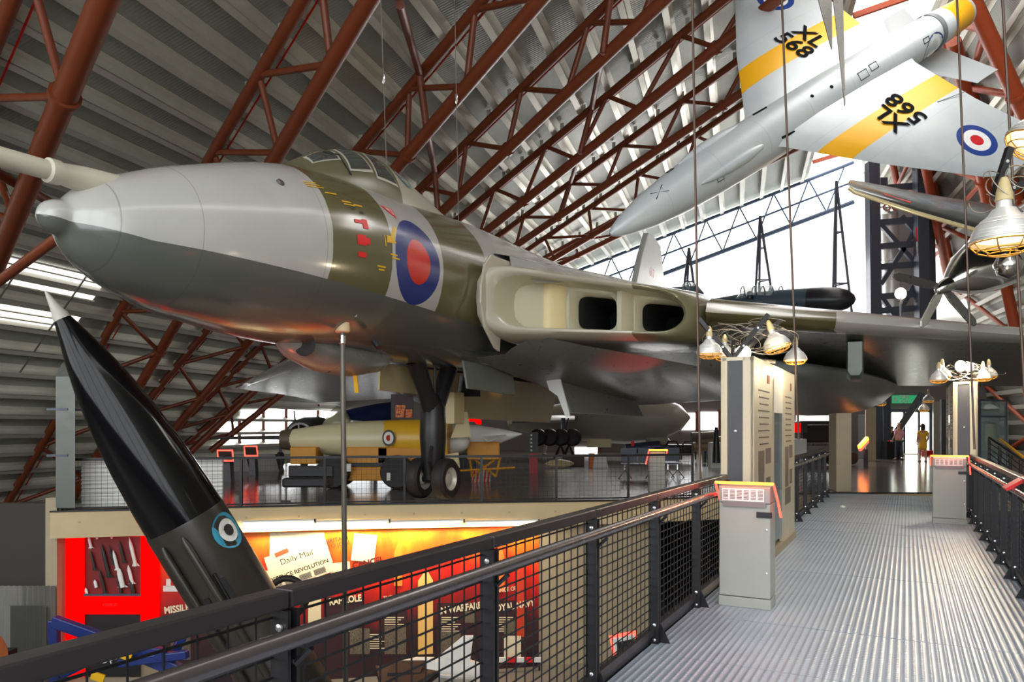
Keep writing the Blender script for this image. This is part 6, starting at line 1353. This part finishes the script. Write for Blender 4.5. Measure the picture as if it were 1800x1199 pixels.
def person(label, loc, h, rz, shirt, legs, hair, dress=False, arm_bend=0.3, stride=.12, bald=False, shoes=(.02, .02, .02), short=True):
    t = thing('person', label, 'person', loc, rz, world=False); k = h/1.75
    P = lambda x, y, z, r, r2=None: (x*k, y*k, z*k, r*k, (r2 or r)*k)
    pts = [P(0, 0, .95, .15, .11), P(0, 0, 1.15, .14, .1), P(0, .01, 1.36, .17, .1), P(0, .01, 1.47, .07, .07), P(0, -.01, 1.54, .055), P(0, -.02, 1.62, .085, .095), P(0, -.02, 1.70, .075, .09),
           P(.17, .01, 1.40, .055), P(.23, .03, 1.14, .042), P(.21, -.08*(1+arm_bend), .93+.14*arm_bend, .035), P(.2, -.11*(1+arm_bend), .85+.16*arm_bend, .03),
           P(-.17, .01, 1.40, .055), P(-.23, .03, 1.14, .042), P(-.21, -.08*(1+arm_bend), .93+.14*arm_bend, .035), P(-.2, -.11*(1+arm_bend), .85+.16*arm_bend, .03),
           P(.09, 0, .86, .09), P(.1, -stride*.4, .48, .06), P(.1, -stride*.5, .1, .04), P(.11, -stride*.5-.12, .04, .035),
           P(-.09, 0, .86, .09), P(-.1, stride*.4, .48, .06), P(-.1, stride, .11, .04), P(-.11, stride-.11, .045, .035)]
    E = [(0, 1), (1, 2), (2, 3), (3, 4), (4, 5), (5, 6), (2, 7), (7, 8), (8, 9), (9, 10), (2, 11), (11, 12), (12, 13), (13, 14), (0, 15), (15, 16), (16, 17), (17, 18), (0, 19), (19, 20), (20, 21), (21, 22)]
    skin_mesh('body', pts, E, m_skin, t)
    # fingers
    for sx_ in (1, -1):
        b = B(); w_ = Vector(pts[10 if sx_ > 0 else 14][:3])
        for j in range(5):
            off = Vector(((j-2)*.017*k, -.01*k, -.02*k)) if j < 4 else Vector((-sx_*.035*k, -.03*k, 0)); l_ = (.07, .08, .078, .065, .05)[j]*k
            b.path([w_+off, w_+off+Vector((0, -.01*k, -l_*.6)), w_+off+Vector((0, -.025*k, -l_))], .0085*k, 5)
        b.build('fingers', m_skin, t, smooth=50)
    g = 1.14
    Q = lambda i, f=g: (*pts[i][:3], pts[i][3]*f, pts[i][4]*f)
    if dress:
        dp = [Q(2, 1.1), Q(1, 1.1), Q(0, 1.12), (0, 0, .75*k, .2*k, .16*k), (0, 0, .52*k, .2*k, .17*k), Q(7), Q(11), (pts[8][0], pts[8][1], (1.25)*k, .05*k, .05*k), (pts[12][0], pts[12][1], 1.25*k, .05*k, .05*k), Q(3, .95)]
        skin_mesh('dress', dp, [(0, 1), (1, 2), (2, 3), (3, 4), (0, 5), (5, 7), (0, 6), (6, 8), (0, 9)], shirt, t, 0)
    else:
        dp = [Q(2, 1.12), Q(1, 1.16), (0, 0, .9*k, .165*k, .13*k), Q(7), Q(11), (pts[8][0], pts[8][1], (1.2 if short else 1.14)*k, .055*k, .055*k), (pts[12][0], pts[12][1], (1.2 if short else 1.14)*k, .055*k, .055*k), Q(3, 1.0)]
        skin_mesh('shirt', dp, [(0, 1), (1, 2), (0, 3), (3, 5), (0, 4), (4, 6), (0, 7)], shirt, t, 0)
        lp = [(0, 0, .93*k, .155*k, .12*k), Q(15), Q(16, 1.2), Q(17, 1.4), Q(19), Q(20, 1.2), Q(21, 1.4)]
        skin_mesh('trousers', lp, [(0, 1), (1, 2), (2, 3), (0, 4), (4, 5), (5, 6)], legs, t, 0)
    for a, c in ((17, 18), (21, 22)):
        b = B(); p, q = Vector(pts[a][:3]), Vector(pts[c][:3]); b.path([Vector((p.x, p.y+.05*k, .04*k)), Vector((p.x, p.y-.06*k, .045*k)), Vector((q.x, q.y-.07*k, .03*k))], [.045*k, .048*k, .03*k], 8); b.build('shoe', mk('shoe', shoes, .5), t, smooth=50)
    hz = 1.66*k
    b = B(); rad = .105*k
    for i in range(0, 7):
        pass
    R = []
    for i in range(8):
        a = math.pi*.5*i/7*(1. if not bald else .8); rr_ = rad*math.sin(max(a, .02)+(.0)); R.append([Vector((rr_*1.0*math.cos(u), .012*k+rr_*1.12*math.sin(u), hz+(rad*1.15)*math.cos(a))) for u in [2*math.pi*j/14 for j in range(14)]])
    if dress:
        for zz_ in (-.05, -.12, -.18): R.append([Vector((rad*.95*math.cos(u), .03*k+max(rad*1.05*math.sin(u), -.01*k), hz+zz_*k)) for u in [2*math.pi*j/14 for j in range(14)]])
    b.rings(R); b.build('hair', hair, t, smooth=60)
    # face
    for sx_ in (1, -1):
        b = B(); b.lathe((sx_*.03*k, -.095*k, 1.635*k), (0, -1, 0), [(0, .012*k), (.006*k, .008*k)], 8); b.build('eye', m_dark, t)
        b = B(); b.lathe((sx_*.088*k, 0, 1.63*k), (sx_, 0, 0), [(0, .025*k), (.015*k, .02*k)], 8); b.build('ear', m_skin, t)
    b = B(); b.path([(0, -.1*k, 1.63*k), (0, -.125*k, 1.6*k), (0, -.1*k, 1.59*k)], .012*k, 6); b.build('nose', m_skin, t, smooth=50)
    b = B(); b.box((0, -.1*k, 1.565*k), (.045*k, .012*k, .012*k)); b.build('mouth', mk('lips', L(170, 90, 80), .5), t)
    return t
cl = lambda n, c: mk(n, c, .75)
m_pink, m_jean, m_grey_h = cl('pink_shirt', L(226, 166, 178)), cl('dark_jeans', L(52, 58, 72)), cl('grey_hair', L(176, 160, 148))
m_ydress, m_dhair = cl('yellow_dress', L(226, 170, 36)), cl('dark_hair', L(38, 28, 24))
person('man in a pink shirt and dark jeans walking away toward the doorway', G(1580, 809), 1.8, math.pi+.15, m_pink, m_jean, m_grey_h, arm_bend=.6, bald=True)
person('woman in a yellow dress walking away toward the doorway', G(1622, 812), 1.74, math.pi-.2, m_ydress, m_jean, m_dhair, dress=True, arm_bend=.2, shoes=L(120, 80, 70))
person('person in dark clothes standing behind the counter beside the steel column', G(1560, 800), 1.7, .4, cl('olive_top', L(86, 84, 70)), m_jean, m_dhair, arm_bend=.8, short=False)
person('person in grey standing closest to the doorway strut at the counter', G(1568, 799), 1.62, -.3, cl('brown_top', L(110, 84, 70)), m_jean, m_dhair, arm_bend=.8, short=False)
person('visitor in dark top and grey shorts standing by the bomber wheels', G(957, 800), 1.72, 2.6, cl('dark_top', L(40, 34, 34)), cl('grey_shorts', L(110, 104, 100)), cl('fair_hair', L(196, 150, 96)), arm_bend=.9)
# warm and red accent lights under the bomber (exhibit spotlights)
def accent(name, loc, tgt, e, col, ang=40):
    l = bpy.data.lights.new(name, 'SPOT'); l.energy = e; l.color = col; l.spot_size = math.radians(ang); l.spot_blend = .8; l.shadow_soft_size = .15
    o = bpy.data.objects.new(name, l); COL.objects.link(o); o.location = loc; o.rotation_euler = (Vector(tgt)-Vector(loc)).to_track_quat('-Z', 'Y').to_euler()
accent('red_uplight', Vw(12.5, 5.0, .4), Vw(11.0, 3.4, 3.2), 260, (1, .04, .04), 26)
accent('red_uplight_nose', (-4.6, 11.0, -1.5), Vw(3.6, -.2, 3.0), 240, (1, .12, .03), 60)
accent('red_uplight_wing', Vw(18, -13, .5), Vw(18.5, -15, 3.2), 240, (1, .05, .04), 50)
accent('bay_worklight', Vw(14.5, 0, .5), Vw(14, -.6, 3.0), 160, (1, .55, .2), 44)
